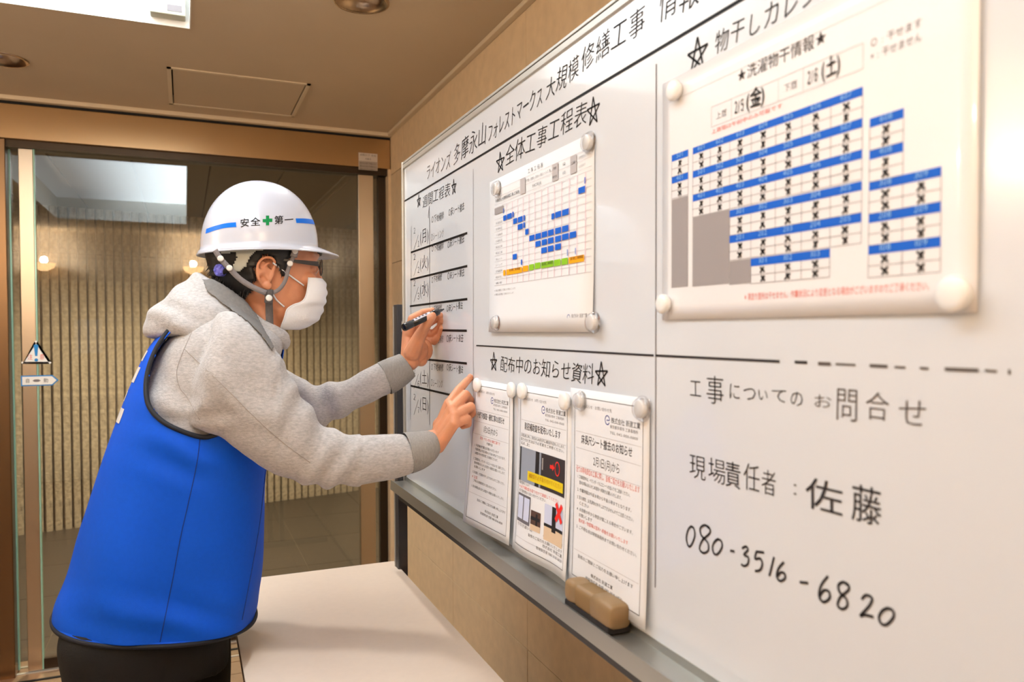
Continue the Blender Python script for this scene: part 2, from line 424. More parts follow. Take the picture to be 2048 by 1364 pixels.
# downlights
M_cone = mat('downlight_cone', (170, 150, 128), .22, 1, aniso=.6)
for (x, y), lab in ((DL1, 'round recessed steel downlight nearest the whiteboard'), (DL2, 'round recessed steel downlight at the left above the glass door')):
    d = empty('downlight', (x, y, CEIL), lab, 'light', 'recessed downlights')
    n = 40
    pr = [(.076, -.003), (.072, -.0045), (.068, -.003), (.062, .015), (.045, .05), (.038, .06)]
    def ring(q, z): return [(x+q*math.cos(2*math.pi*k/n), y+q*math.sin(2*math.pi*k/n), CEIL+z) for k in range(n)]
    MB().loft([ring(.078, .0), ring(.078, -.004), ring(.0705, -.004), ring(.0705, 0)], False).obj('trim_ring', M_cone, d, True)
    # the hanging reflector skirt seen from the side
    MB().loft([ring(.070, -.004), ring(.056, .03-.004), ring(.040, .055)], False).obj('reflector', M_cone, d, True, solid=.001)
# uplights on the walls behind
for (x, y, z), lab in zip(UPL, ('warm wall uplight mirrored in the glass near the left stile', 'warm wall uplight mirrored in the glass behind the hard hat', 'warm wall uplight on the left wall')):
    u = empty('wall_uplight', (x, y, z), lab, 'light', 'wall uplights')
    MB().disc((x, y, z-.06), (0, 0, 1), .05, .05, 24, [(.03, 0), (.08, .03), (.095, .07), (.088, .07), (.02, .03)]).obj('cup', mat('glowing_shade', (255, 236, 210), .5, emis=(255, 200, 140), estr=9), u, True)
    yb = -.95 if y < 0 else y
    (MB().box((x-.015, -.95, z-.04), (x+.015, y, z-.02)) if y < 0 else MB().box((-1.8, y-.015, z-.04), (x, y+.015, z-.02))).obj('bracket', M_steel, u)
# notice on the back wall (mirrored faintly by the glass)
tag(MB().box((-.95, -.949, 1.2), (-.72, -.945, 1.52)).obj('notice', M_paper), 'plain white notice on the back wall, a faint pale square in the glass', 'notice')

# ================================================================ DOOR WALL (side y = YD)
XL = -.646
hd = MB().box((-1.8, 3.60, 2.170), (XW-.004, 3.72, CEIL-.028)).obj('trim_3', M_fascia, bevel=.002); tag(hd, kind='structure')
tag(MB().box((-1.8, 3.612, CEIL-.03), (XW, 3.72, CEIL+.02)).obj('trim_4', M_black), kind='structure')
tag(MB().box((-1.8, 3.625, 2.142), (XW-.004, 3.71, 2.1705)).obj('trim_5', M_darkst), kind='structure')
tag(MB().box((-1.8, 3.61, 0), (XL, 3.72, 2.17)).obj('wall_left_of_door', mat('jamb_steel', (130, 104, 78), .3, 1), bevel=.003), kind='structure')
tag(MB().box((XW-.012, 3.605, 0), (XW+.1, 3.76, 2.17)).obj('trim_6', M_tile), kind='structure')
# threshold
th = MB().box((-1.8, 3.42, -.003), (XW, 3.78, .002)).obj('trim_7', mat('threshold_steel', (176, 150, 126), .35, .8)); tag(th, kind='structure')
for y0, y1 in ((3.47, 3.478), (3.545, 3.557), (3.63, 3.645), (3.70, 3.712)):
    MB().box((-1.8, y0, .002), (XW, y1, .006)).obj('track', M_alul if y0 != 3.545 else M_black, th)
dr = empty('door_1', (0, YD, 0), kind='structure')
ps = MB().box((-.607, 3.64, .008), (-.556, 3.675, 2.142)).obj('stile', M_steel, dr, bevel=.002)
ps = MB().box((.766, 3.64, .008), (.838, 3.675, 2.142)).obj('stile', M_steel, dr, bevel=.002)
ps = MB().box((.866, 3.66, .008), (.903, 3.70, 2.142)).obj('stile', M_darkst, dr, bevel=.002)
MB().box((-.556, 3.65, .008), (.766, 3.660, 2.142)).obj('glass_pane', M_glass, dr)
M_gedge = mat('glass_edge', (150, 196, 176), .2, emis=None)
MB().box((-.558, 3.642, .008), (-.551, 3.664, 2.142)).obj('glass_edge', M_gedge, dr, label='pale green glass edge')
MB().box((-.646, 3.675, .008), (-.607, 3.683, 2.142)).obj('glass_pane', M_glass, dr)
MB().box((-.646, 3.672, .008), (-.641, 3.688, 2.142)).obj('glass_edge', M_gedge, dr)
MB().box((.838, 3.672, .008), (.884, 3.680, 2.142)).obj('glass_pane', M_glass, dr)
MB().box((-.556, 3.645, .008), (.766, 3.665, .05)).obj('bottom_rail', M_darkst, dr)
# stickers on the glass
def dw(px, py, Y=3.641): return on(px, py, 1, Y)
def plane_y(Y): return lambda x, z: (x, Y, z)
cs = empty('caution_sticker', dw(72, 705), 'white triangular caution sticker with blue exclamation mark on the glass door', 'sticker')
a, b_, c = dw(72, 680), dw(103, 727), dw(42, 727)
cx, cz = a.x, a.z
tri = MB()
def rtri(mb, r, Yf, yk):
    pts = []
    C = ((a.x+b_.x+c.x)/3, (a.z+b_.z+c.z)/3)
    for P in (a, b_, c):
        d = Vector((P.x-C[0], P.z-C[1]))*r; ang = math.atan2(d.y, d.x); rr = .006
        cc = Vector((C[0], C[1]))+d-d.normalized()*rr*2
        for k in range(-3, 4): t = ang+k*math.radians(20); pts.append((cc.x+rr*math.cos(t), cc.y+rr*math.sin(t)))
    n = len(pts); mb.add([(p[0], Yf, p[1]) for p in pts]+[(p[0], yk, p[1]) for p in pts], [tuple(range(n-1, -1, -1)), tuple(range(n, 2*n))]+[(i, (i+1) % n, (i+1) % n+n, i+n) for i in range(n)])
rtri(tri, 1.06, 3.6395, 3.6402); tri.obj('sticker_base', mat('sticker_white', (240, 240, 236), .5), cs)
ex = MB(); g = plane_y(3.639)
zt, zb = dw(72, 689).z, dw(72, 712).z
ex.add([g(cx-.008, zt-.004), g(cx-.004, zt), g(cx+.004, zt), g(cx+.008, zt-.004), g(cx+.004, zb), g(cx-.004, zb)], [(0, 1, 2, 3, 4, 5)])
zc = dw(72, 720).z; ex.add([g(cx+.0065*math.cos(t*math.pi/8), zc+.0065*math.sin(t*math.pi/8)) for t in range(16)], [tuple(range(16))])
ex.obj('exclamation_mark', mat('sign_blue', (0, 130, 205), .5), cs)
tx = MB(); zz = dw(72, 719).z
text(tx, '注', g, dw(55, 719).x, dw(66, 719).x, .021, zz); tx.obj('lettering', M_printr, cs); tx = MB(); text(tx, '意', g, dw(79, 719).x, dw(90, 719).x, .021, zz)
tx.obj('lettering', M_printr, cs, label='red lettering')
tx = MB(); text(tx, '自動ドアにご注意', g, dw(47, 726).x, dw(98, 726).x, .005, dw(72, 726).z); tx.obj('small_print', M_printg, cs)
ar = empty('automatic_door_sticker', dw(78, 761), 'blue outlined arrow sticker below the caution triangle on the glass door', 'sticker')
x0, x1, x2 = dw(42, 760).x, dw(105, 760).x, dw(117, 760).x; z0, z1 = dw(60, 772).z, dw(60, 751).z
def arrow(mb, g, e):
    mb.add([g(x0+e, z0+e), g(x1-e*.4, z0+e), g(x2-e*1.4, (z0+z1)/2), g(x1-e*.4, z1-e), g(x0+e, z1-e)], [(0, 1, 2, 3, 4)])
m1 = MB(); arrow(m1, plane_y(3.640), 0); m1.obj('sticker_border', _M['sign_blue'], ar, solid=.0008)
m1 = MB(); arrow(m1, plane_y(3.6385), .0045); m1.obj('sticker_base', _M['sticker_white'], ar, solid=.0004)
g2 = plane_y(3.6375); m1 = MB(); zc = (z0+z1)/2-.008
text(m1, '自', g2, dw(51, 760).x, dw(60, 760).x, .017, zc); m1.obj('lettering', M_print, ar); m1 = MB(); text(m1, '動', g2, dw(87, 760).x, dw(97, 760).x, .017, zc)
m1.obj('lettering', M_print, ar)
m1 = MB(); zc = (z0+z1)/2; xa, xb = dw(65, 760).x, dw(82, 760).x
m1.add([g2(xa, zc), g2(xa+.008, zc+.005), g2(xb-.008, zc+.005), g2(xb, zc), g2(xb-.008, zc-.005), g2(xa+.008, zc-.005)], [(0, 1, 2, 3, 4, 5)]); m1.obj('double_arrow', M_printg, ar)
hs = empty('header_sticker', on(736, 322, 1, 3.6), 'small white information sticker on the steel header near the corner', 'sticker')
A = on(717, 305, 1, 3.6); B = on(755, 342, 1, 3.6)
MB().box((A.x, 3.5985, B.z+.0), (B.x, 3.6, A.z)).obj('sticker_base', mat('sticker_grey', (205, 196, 188), .6), hs)
m1 = MB(); g = plane_y(3.598); zm = A.z-.038
MB().box((A.x+.001, 3.598, B.z+.001), (B.x-.001, 3.5985, zm)).obj('grey_field', mat('sticker_greyd', (168, 156, 146), .6), hs)
g = plane_y(3.5978)
text(m1, '自動ドア 安全', g, A.x+.006, B.x-.006, .009, A.z-.014)
text(m1, '点検済', g, A.x+.03, B.x-.03, .009, A.z-.032)
for k in range(3): text(m1, '駆け込み注意 手を触れない', g, A.x+.006, B.x-.006, .008, zm-.014-.014*k)
m1.obj('printed_text', M_print, hs)

# ================================================================ OUTSIDE
of = MB().box((-3.2, 3.72, -.05), (2.6, 7.4, -.005)).obj('floor_outside', M_fgrout); tag(of, kind='structure')
tme = None; P = .621
for i in range(-6, 5):
    for j in range(0, 6):
        x = .038+i*P; y = 3.78+j*P-.35
        if y < 3.7: 
            MB().box((x+.002, 3.79, -.005), (x+P-.002, y+P-.002, 0)).obj('floor_tile', M_ftile, of); continue
        if tme is None: o = MB().box((.002, .002, -.005), (P-.002, P-.002, 0)).obj('floor_tile', M_ftile, of); tme = o.data
        else: o = link(tme, 'floor_tile', M_ftile, of)
        o.location = (x, y, 0)
oc = MB().box((-3.2, 3.72, 2.30), (2.6, 7.4, 2.36)).obj('ceiling_outside', M_rockb); tag(oc, kind='structure')
for i in range(14):
    x = -2.9+i*.38
    MB().box((x+.004, 3.74, 2.285), (x+.376, 7.3, 2.30)).obj('ceiling_panel', M_oceil, oc, bevel=.002)
wo = MB()
yb = lambda x: 6.40+.22*x
wo.add([(-3.1, yb(-3.1)+.05, 0), (2.5, yb(2.5)+.05, 0), (2.5, yb(2.5)+.05, 2.3), (-3.1, yb(-3.1)+.05, 2.3), (-3.1, yb(-3.1)+.2, 0), (2.5, yb(2.5)+.2, 0), (2.5, yb(2.5)+.2, 2.3), (-3.1, yb(-3.1)+.2, 2.3)],
       [(0, 1, 2, 3), (7, 6, 5, 4), (0, 4, 5, 1), (3, 2, 6, 7), (0, 3, 7, 4), (1, 5, 6, 2)])
wo = wo.obj('wall_outside', M_rockb); tag(wo, kind='structure')
def rib_mesh(z0, z1, seed):
    rnd = random.Random(seed); nz = 8; rings = []
    for i in range(nz+1):
        z = z0+(z1-z0)*i/nz; a = [rnd.uniform(-.003, .003) for _ in range(4)]
        rings.append([(-.0255+a[0]*.3, .03, z), (-.0205+a[1]*.6, -.002+a[2], z), (.0205+a[3]*.6, -.002-a[2], z), (.0255-a[0]*.3, .03, z)])
    return MB().loft(rings, True, True)
rl_ = [[], []]
for s_ in range(4):
    for q, (z0, z1) in enumerate(((0, 1.955), (1.96, 2.284))):
        rl_[q].append(None)
x = -2.3; k = 0
while x < 1.9:
    for q, (z0, z1) in enumerate(((0, 1.955), (1.96, 2.284))):
        v = k % 4
        if rl_[q][v] is None: o = rib_mesh(z0, z1, k*2+q).obj('rib', M_rock, wo); rl_[q][v] = o.data
        else: o = link(rl_[q][v], 'rib', M_rock, wo)
        o.location = (x, yb(x), 0); o.rotation_euler = (0, 0, .2165)
    x += .0565; k += 1
tag(MB().box((-3.2, 3.76, 0), (-3.1, 7.4, 2.3)).obj('wall_outside_left', M_oceil), kind='structure')
tag(MB().box((2.5, 3.76, 0), (2.6, 7.4, 2.3)).obj('wall_outside_right', M_oceil), kind='structure')
tag(MB().box((XW+.1, 3.72, 0), (2.6, 3.80, 2.3)).obj('wall_beside_door', M_tile), kind='structure')
# ---------------------------------------------------------------- END ROOM
# ================================================================ WHITEBOARD
XB = .575
def bq(px, py, X=XB):            # board coordinates (x to the right = -Y, z)
    p = on(px, py, 0, X); return (-p.y, p.z)
def bf(off=.0006, X=XB): return lambda x, z: (X-off, -x, z)
BL, BR, BT, BB = -2.118, -.256, 1.868, .986
wb = empty('whiteboard', (.62, 1.19, 0), 'large white magnetic whiteboard on a grey stand covered with handwritten schedules', 'whiteboard')
MB().box((XB, -BL-.008, BB), (XB+.012, -BR+.008, BT-.012)).obj('panel', M_white, wb)
MB().box((XB+.012, -BL-.008, BB), (XB+.02, -BR+.008, BT-.012)).obj('backing', M_alul, wb)
MB().box((XB-.004, -BL, BT-.0125), (XB+.022, -BR, BT-.001)).obj('frame_rail', M_alul, wb, bevel=.001)
MB().box((XB-.002, -BL, BT-.001), (XB+.02, -BR, BT+.0015)).obj('frame_groove', M_black, wb)
MB().box((XB-.003, -BL, BT+.0015), (XB+.022, -BR, BT+.0075)).obj('frame_rail', M_alul, wb, bevel=.001)
MB().box((XB-.006, -BL, BB-.02), (XB+.022, -BL+.007, BT+.0075)).obj('frame_rail', M_alul, wb, bevel=.0015)
MB().box((XB-.006, -BR-.007, BB-.02), (XB+.022, -BR, BT+.0075)).obj('frame_rail', M_alul, wb, bevel=.0015)
# pen tray (profile swept along the board)
tz = BB-.003; lip = .5305
prof = [(XB+.022, tz+.003), (XB-.001, tz+.003), (XB-.002, tz-.008), (lip+.006, tz-.009), (lip+.005, tz-.004), (lip, tz-.003), (lip-.001, tz-.030), (lip+.004, tz-.032), (XB+.022, tz-.026)]
MB().loft([[(x, -BL+.0, z) for x, z in prof], [(x, -BR, z) for x, z in prof]]).obj('pen_tray', M_alu, wb)
tcap = MB().box((lip-.002, -BL, tz-.033), (XB+.024, -BL+.010, tz+.010)).obj('tray_end_cap', M_clear, wb, bevel=.003, label='clear plastic end cap')
MB().box((lip+.022, -BR-.05, tz-.060), (XB+.02, -BL-.002, tz-.026)).obj('lower_rail', M_legm, wb, bevel=.002)
# stand
for yL, zt_ in ((2.124, 1.475), (.215, 1.475)):
    MB().box((.553, yL, .03), (.581, yL+.036, zt_)).obj('leg', M_legm, wb, bevel=.002)
    MB().box((.30, yL, 0), (.86, yL+.036, .03)).obj('foot', M_legm, wb, bevel=.004)
MB().box((.556, .25, .12), (.578, 2.125, .15)).obj('crossbar', M_legm, wb, bevel=.002)
MB().box((.551, 2.155, .03), (.5535, 2.161, 1.47)).obj('leg_highlight', M_alul, wb)  # pale strip stands in for the highlight down the leg edge

def board_part(name, mb, m, label=None): return mb.obj(name, m, wb, label=label)
f = bf()
def wtext(s, A, B, h, name='handwriting', thin=-.012, jit=.10, shear=.15, wob=.05, m=None, label=None, lift=0):
    mb = MB(); a = bq(*A); b = bq(*B)
    text(mb, s, f, a[0], b[0], h, a[1], thin, jit, shear, wob, b[1]); return board_part(name, mb, m or M_ink, label)
def star(mb, A, r, wd=.0028):
    c = bq(*A); P = [(c[0]+r*math.sin(k*4*math.pi/5)*.95+random.uniform(-.06, .06)*r, c[1]+r*math.cos(k*4*math.pi/5)+random.uniform(-.06, .06)*r) for k in range(5)]
    for k in range(5): strokes(mb, [[P[k], P[(k+1) % 5]]], f, wd)
def wline(mb, pts, wd): strokes(mb, [[bq(*p) for p in pts]], f, wd) if len(pts) > 2 else strokes(mb, [[bq(*pts[0]), bq(*pts[1])]], f, wd)
# ruled tape lines and thin pen lines
m1 = MB(); wline(m1, [(809, 402.5), (1482, 0)], .0045); strokes(m1, [[bq(1482, 0), (-.29, bq(1482, 0)[1])]], f, .0045)
board_part('tape_line', m1, M_ink, 'long black tape line under the title')
m1 = MB(); wline(m1, [(947, 338), (947, 900)], .0016); board_part('pen_line', m1, M_printg)
m1 = MB(); wline(m1, [(1313, 128), (1311, 1175)], .0022); board_part('pen_line', m1, M_printg)
for a, b_, wd in (((953, 691), (1308, 711), .003), ((1312, 711), (1560, 723), .003), ((1590, 724), (1615, 725), .003), ((1637, 727), (1662, 728), .0035), ((1672, 728), (1712, 730), .002), ((1740, 731), (1776, 733), .003), ((1790, 734), (1812, 735), .002), ((1840, 736), (1858, 737), .002), ((1890, 738), (1958, 741), .003), ((1970, 741), (1995, 743), .002), ((2017, 744), (2022, 744), .004)):
    m1 = MB(); wline(m1, [a, b_], wd); board_part('pen_line', m1, M_inkl if wd < .003 or a[0] > 1600 else M_print)
# the week grid on the left
m1 = MB(); wline(m1, [(823, 452), (821, 840)], .0022); board_part('grid_line', m1, M_inkl)
m1 = MB(); wline(m1, [(857, 436), (859.5, 445), (859.5, 850)], .0026); board_part('grid_line', m1, M_print)
for a, b_ in (((822, 505), (935, 466)), ((821, 559.5), (935, 532)), ((820, 612.5), (935, 598)), ((845, 660), (934, 661.5)), ((845, 718), (934, 727)), ((822, 771.5), (910, 792))):
    m1 = MB(); wline(m1, [a, b_], .0052); board_part('grid_line', m1, M_ink)
# title
wtext('ライオンズ', (852, 362), (902, 334), .038, m=M_inkl, thin=-.02)
wtext('多摩永山', (906, 331), (973, 286), .046, thin=-.018, m=M_print)
wtext('フォレストマークス', (975, 286), (1086, 208), .036, thin=-.018, m=M_print)
wtext('大規模', (1090, 203), (1158, 152), .036, thin=-.018)
wtext('修繕工事', (1160, 150), (1290, 62), .038, thin=-.018)
wtext('情報', (1315, 48), (1400, 6), .042, thin=-.018)
# column headings
def heading(s, A, B, h, sA, sB, r):
    mb = MB(); a = bq(*A); b = bq(*B); text(mb, s, f, a[0], b[0], h, a[1], -.016, .08, .12, .05, b[1])
    star(mb, sA, r)
    if sB: star(mb, sB, r)
    return board_part('handwriting', mb, M_ink)
heading('週間工程表', (845, 416), (901, 390), .030, (838, 402), (908, 374), .018)
heading('全体工事工程表', (1010, 332), (1175, 243), .036, (1001, 325), (1187, 224), .022)
heading('物干しカレンダー', (1428, 110), (1730, -40), .026, (1396, 110), None, .022)
heading('配布中のお知らせ資料', (1000, 741), (1188, 770), .030, (988, 725), (1203, 750), .020)
# weekly rows
rows = [((829, 489), '２', '１', '月', 488), ((829, 540), '２', '２', '火', 540), ((829, 592), '２', '３', '水', 592), None, None, ((829, 766), '２', '６', '土', 766), ((829, 815), '２', '７', '日', 818)]
for r in rows:
    if not r: continue
    y = r[4]; m1 = MB()
    a = bq(826, y-18); text(m1, r[1], f, a[0], bq(833, y)[0], .020, a[1], -.012, .08)
    a = bq(834, y+8); text(m1, r[2], f, a[0], bq(841, y)[0], .020, a[1], -.012, .08)
    strokes(m1, [[bq(828, y+12), bq(837, y-18)]], f, .0016)
    a = bq(840, y); text(m1, '('+r[3]+')', f, a[0], bq(858, y)[0], .036, a[1], -.018, .05)
    board_part('handwriting', m1, M_print)
for (A, B) in (((863, 447), (888, 437)), ((863, 505), (888, 497)), ((863, 567), (884, 560)), ((864, 626), (884, 621)), ((868, 687), (887, 685)), ((862, 740), (887, 743))):
    wtext('○下地補修', A, B, .018, thin=-.006, jit=.12)
for (A, B) in (((897, 434), (929, 420)), ((895, 497), (929, 484)), ((895, 560), (929, 552)), ((893, 625), (926, 617)), ((893, 685), (927, 683)), ((893, 741), (927, 748))):
    wtext('○床シート撤去', A, B, .018, thin=-.004, jit=.12)
for (A, B) in (((862, 484), (888, 473)), ((862, 773), (886, 776))):
    wtext('○シーリング', A, B, .020, thin=-.014, jit=.12, m=M_inkl)
# contact block at the right
def wch(s, boxes, thin=-.02, m=None, hs=1):
    m1 = MB()
    for ch, (xa, ya, xb, yb_) in zip(s, boxes):      # each character at its own box (x0,y0 top left, x1,y1 bottom right)
        A = bq(xa, (ya+yb_)/2); B = bq(xb, (ya+yb_)/2); zt = bq((xa+xb)/2, ya)[1]; zb = bq((xa+xb)/2, yb_)[1]
        vs, fs, adv = glyph(ch, thin)
        if not vs: continue
        x0 = min(v[0] for v in vs); x1 = max(v[0] for v in vs); y0 = min(v[1] for v in vs); y1 = max(v[1] for v in vs)
        a = random.uniform(-.04, .04)
        m1.add([f(A[0]+(v[0]-x0)/(x1-x0+1e-6)*(B[0]-A[0])+a*(v[1]-y0)*.02, zb+(v[1]-y0)/(y1-y0+1e-6)*(zt-zb)) for v in vs], fs)
    return board_part('handwriting', m1, m or M_print)
wch('工事についての', [(1381, 762, 1403, 792), (1414, 752, 1448, 808), (1460, 768, 1480, 798), (1488, 776, 1512, 800), (1518, 780, 1536, 800), (1545, 780, 1574, 804), (1582, 784, 1606, 812)])
wch('お問合せ', [(1630, 790, 1664, 815), (1674, 778, 1714, 842), (1732, 784, 1778, 840), (1798, 800, 1852, 850)], m=M_inkl, thin=-.012)
wch('現場責任者', [(1380, 912, 1412, 958), (1418, 918, 1452, 966), (1452, 924, 1482, 976), (1488, 928, 1520, 982), (1524, 940, 1552, 990)])
wch('：', [(1588, 968, 1594, 990)], m=M_inkl)
wch('佐藤', [(1612, 960, 1686, 1024), (1704, 972, 1764, 1048)], thin=0)
# the phone number, pen stroke by pen stroke
def pen(name, chars, wd, m):
    m1 = MB()
    for (xa, ya, xb, yb_), lines in chars:
        for L in lines:
            P = [bq(xa+(xb-xa)*u, ya+(yb_-ya)*v) for u, v in L]
            strokes(m1, [P], f, wd)
    return board_part(name, m1, m)
D = {
 '0': [[(.6, 0), (.25, .15), (.02, .55), (.2, .95), (.55, .95), (.95, .5), (.85, .12), (.55, .02)]],
 '8': [[(.8, .12), (.5, 0), (.15, .12), (.25, .38), (.7, .62), (.75, .9), (.4, 1), (.1, .85), (.3, .55), (.85, .3), (.85, .12), (.6, .02)]],
 '3': [[(.15, .1), (.6, 0), (.8, .18), (.35, .42), (.85, .55), (.8, .88), (.4, 1), (.05, .9)]],
 '5': [[(.3, .05), (.15, .42), (.6, .4), (.8, .65), (.6, .95), (.15, 1)], [(.3, .08), (.95, .12)]],
 '1': [[(.9, 0), (.1, 1)]],
 '6': [[(.75, 0), (.25, .35), (.1, .75), (.4, 1), (.85, .85), (.8, .6), (.45, .55), (.15, .75)]],
 '2': [[(.2, .2), (.5, 0), (.9, .15), (.7, .5), (.1, .95), (.4, .9), (1, 1)]],
 '-': [[(0, .4), (1, .6)]]}
pen('handwriting', [((1373, 1052, 1391, 1093), D['0']), ((1397, 1050, 1424, 1106), D['8']), ((1425, 1078, 1446, 1109), D['0']), ((1461, 1098, 1470, 1106), D['-']),
    ((1482, 1093, 1500, 1132), D['3']), ((1507, 1100, 1530, 1142), D['5']), ((1538, 1114, 1550, 1152), D['1']), ((1552, 1124, 1574, 1162), D['6']), ((1600, 1160, 1617, 1170), D['-']),
    ((1636, 1152, 1664, 1204), D['6']), ((1673, 1164, 1702, 1218), D['8']), ((1718, 1190, 1748, 1234), D['2']), ((1758, 1216, 1790, 1250), D['0'])], .0029, M_print)

# ---------------------------------------------------------------- papers on the board
def sheet(name, root, m, x0, zt, wdt, hgt, lift, nx=10, nz=16):
    """paper with a surface map: (s, t) metres from the top left corner; lift(s,t) away from the board; returns the map"""
    def P(off):
        def g(s, t):
            dx, dl = lift(s, t)
            return (XB-.0012-dl-off, -(x0+s+dx), zt-t)
        return g
    g = P(0); mb = MB()
    mb.add([g(wdt*i/nx, hgt*j/nz) for j in range(nz+1) for i in range(nx+1)], [(j*(nx+1)+i, j*(nx+1)+i+1, (j+1)*(nx+1)+i+1, (j+1)*(nx+1)+i) for j in range(nz) for i in range(nx)])
    o = mb.obj('sheet', m, root, True); md = o.modifiers.new('t', 'SOLIDIFY'); md.thickness = .0003; md.offset = 0
    return P
def tx_(g): return lambda x, y: g(x, -y)      # text surface: y up
J1 = ['工事期間中は、ベランダ・バルコニーへの出入りをご遠慮ください。', '作業時間は午前８時から午後６時までとなります。', 'お部屋の中から物音が聞こえる場合がございます。', '窓の開閉、お洗濯物の外干しはできませんのでご注意ください。', '植木鉢等はあらかじめ室内へ移動をお願いいたします。', 'ご不明な点は現場事務所までお問い合わせください。']
def flyer(name, tl, wdt, hgt, lift, title, date, red, label, kind):
    x0, zt = bq(*tl)
    root = empty('flyer', (XB, -x0, zt), label, 'flyer')
    P = sheet(name, root, M_paper, x0, zt, wdt, hgt, lift)
    g = tx_(P(.0005)); k = wdt/.21
    m1 = MB(); frame(m1, g, .014*k, -.012*k, .196*k, -.283*k*(hgt/wdt/1.414), .0009, 14); m1.obj('printed_border', M_print, root)
    m1 = MB(); gl = lambda y, a=.018, b=.192, t=.0005: strokes(m1, [[(k*(a+(b-a)*i/10), -y*k) for i in range(11)]], g, t)
    gl(.062); gl(.086)
    if kind != 2: gl(.112)
    gl(.235 if kind != 2 else .2699)
    m1.obj('ruled_line', M_printl, root)
    m1 = MB(); text(m1, '工事のお知らせ　お問い合わせ先', g, .02*k, .12*k, .005*k, -.026*k); text(m1, '東京都多摩市 工事事務所', g, .115*k, .185*k, .0045*k, -.047*k); text(m1, 'TEL 042-000-0000', g, .115*k, .185*k, .0045*k, -.055*k)
    m1.obj('small_print', M_printg, root, label='faint grey small print')
    m1 = MB(); text(m1, '株式会社 新建工業', g, .118*k, .19*k, .008*k, -.040*k); m1.obj('company_name', M_print, root)
    m1 = MB(); c = (.108*k, -.037*k); strokes(m1, [[(c[0]+.006*k*math.cos(t), c[1]+.006*k*math.sin(t)) for t in [i*math.pi/6 for i in range(0, 12)]]], g, .0013); strokes(m1, [[(c[0]-.002*k, c[1]), (c[0]+.005*k, c[1])]], g, .0012); m1.obj('logo', M_navy, root)
    m1 = MB(); text(m1, title, g, .034*k, .172*k, .0125*k, -.078*k, .004); m1.obj('title', M_print, root)
    if date: m1 = MB(); text(m1, date, g, .07*k, .142*k, .0135*k, -.105*k); m1.obj('date_line', M_print, root)
    if red:
        m1 = MB(); text(m1, red, g, (.020 if kind == 3 else .055)*k, (.19 if kind == 3 else .155)*k, (.0085 if kind == 3 else .006)*k, -.121*k); m1.obj('red_line', M_printr, root)
    return root, P, g, k
def body_lines(root, g, k, ys, m=None):
    for i, (y, a, b, s) in enumerate(ys):
        m1 = MB(); text(m1, s, g, a*k, b*k, .0052*k, -y*k); m1.obj('body_text', m or M_print, root)
# flyer one: leans out to the left at the bottom
def lf1(s, t):
    q = t/.3; c = max(0, 1-s/.21)
    return (.0, .002+.026*q*q*(.35+.65*c)+.006*math.sin(q*3)*c)
r, P1, g, k = flyer('f1', (951, 758), .212, .305, lf1, '外壁下地調査・補修工事のお知らせ', '1月21日(木)から', '足場・ベランダ内の補修工事です', 'printed notice beneath the pointing finger, its lower left corner curling off the whiteboard', 1)
body_lines(r, g, k, [(.128, .09, .12, '作業内容')]+[(.138+.0*0, .028, .150, '1. 外壁補修作業は足場から行います'), (.146, .034, .185, J1[1]), (.154, .034, .15, J1[2]), (.166, .028, .185, '2. '+J1[0]), (.174, .034, .185, J1[4]), (.182, .034, .09, 'お願いします'), (.194, .028, .185, '3. '+J1[3]), (.211, .034, .15, J1[5]), (.223, .028, .185, '5. '+J1[4]), (.247, .06, .19, '皆様のご理解とご協力をお願い申し上げます'), (.262, .10, .16, '株式会社 新建工業'), (.270, .08, .18, '現場責任者 佐藤 080-3516-6820')])
m1 = MB(); text(m1, '4. 注意', g, .028*k, .055*k, .006*k, -.204*k); m1.obj('red_line', M_printr, r)
# flyer two: with pictures
def lf2(s, t): q = t/.3; return (0, .002+.012*q*q+.004*math.sin(s/.21*6)*q)
r, P2, g, k = flyer('f2', (1039, 768), .216, .306, lf2, '防犯補助錠を配布いたします', None, None, 'printed notice with a door photo and a red cross, middle of the three flyers', 2)
body_lines(r, g, k, [(.092, .018, .19, '足場設置に伴い、防犯のため各住戸に補助錠を配布いたします。'), (.099, .018, .19, '取り付け方法は下の写真をご参照ください。'), (.106, .018, .06, '以上'), (.176, .020, .065, '取付箇所について'), (.190, .020, .13, '必ず室内側から取り付けてください。'), (.249, .022, .085, '①引き違い窓'), (.249, .12, .19, '②玄関ドアは不可'), (.259, .07, .19, '皆様のご協力をお願いいたします'), (.266, .12, .19, '株式会社 新建工業'), (.274, .10, .19, '現場責任者 080-3516-6820')])
m1 = MB(); text(m1, '※必ず補助錠を取り付けて施錠してください', g, .020*k, .17*k, .0058*k, -.183*k); m1.obj('red_line', M_printr, r)
def pq(mb, g, k, x0, y0, x1, y1, n=6):
    for i in range(n):
        a = x0+(x1-x0)*i/n; b = x0+(x1-x0)*(i+1)/n
        for j in range(n):
            c = y0+(y1-y0)*j/n; d = y0+(y1-y0)*(j+1)/n
            quad(mb, g, a*k, -c*k, b*k, -d*k)
def pic(name, mm, rects, lvl=.0007, lab=None, P=P2, root=r, par=None):
    g = tx_(P(lvl)); m1 = MB()
    for q in rects: pq(m1, g, k, *q)
    return m1.obj(name, mm, par or root, label=lab)
M_ph1 = mat('photo_greydoor', (150, 158, 172), .6); M_ph2 = mat('photo_dark', (50, 42, 44), .6); M_ph3 = mat('photo_black', (22, 20, 22), .6)
M_yel = mat('photo_yellow', (232, 204, 16), .6); M_red = mat('photo_red', (238, 40, 30), .6); M_pale = mat('photo_paleblue', (206, 212, 236), .6)
M_fr = mat('photo_frame', (110, 108, 116), .6); M_wood = mat('photo_wood', (222, 196, 164), .6); M_phb = mat('photo_brown', (82, 58, 48), .6)
pic('door_photo', M_ph1, [(.018, .110, .098, .170)], .0007)
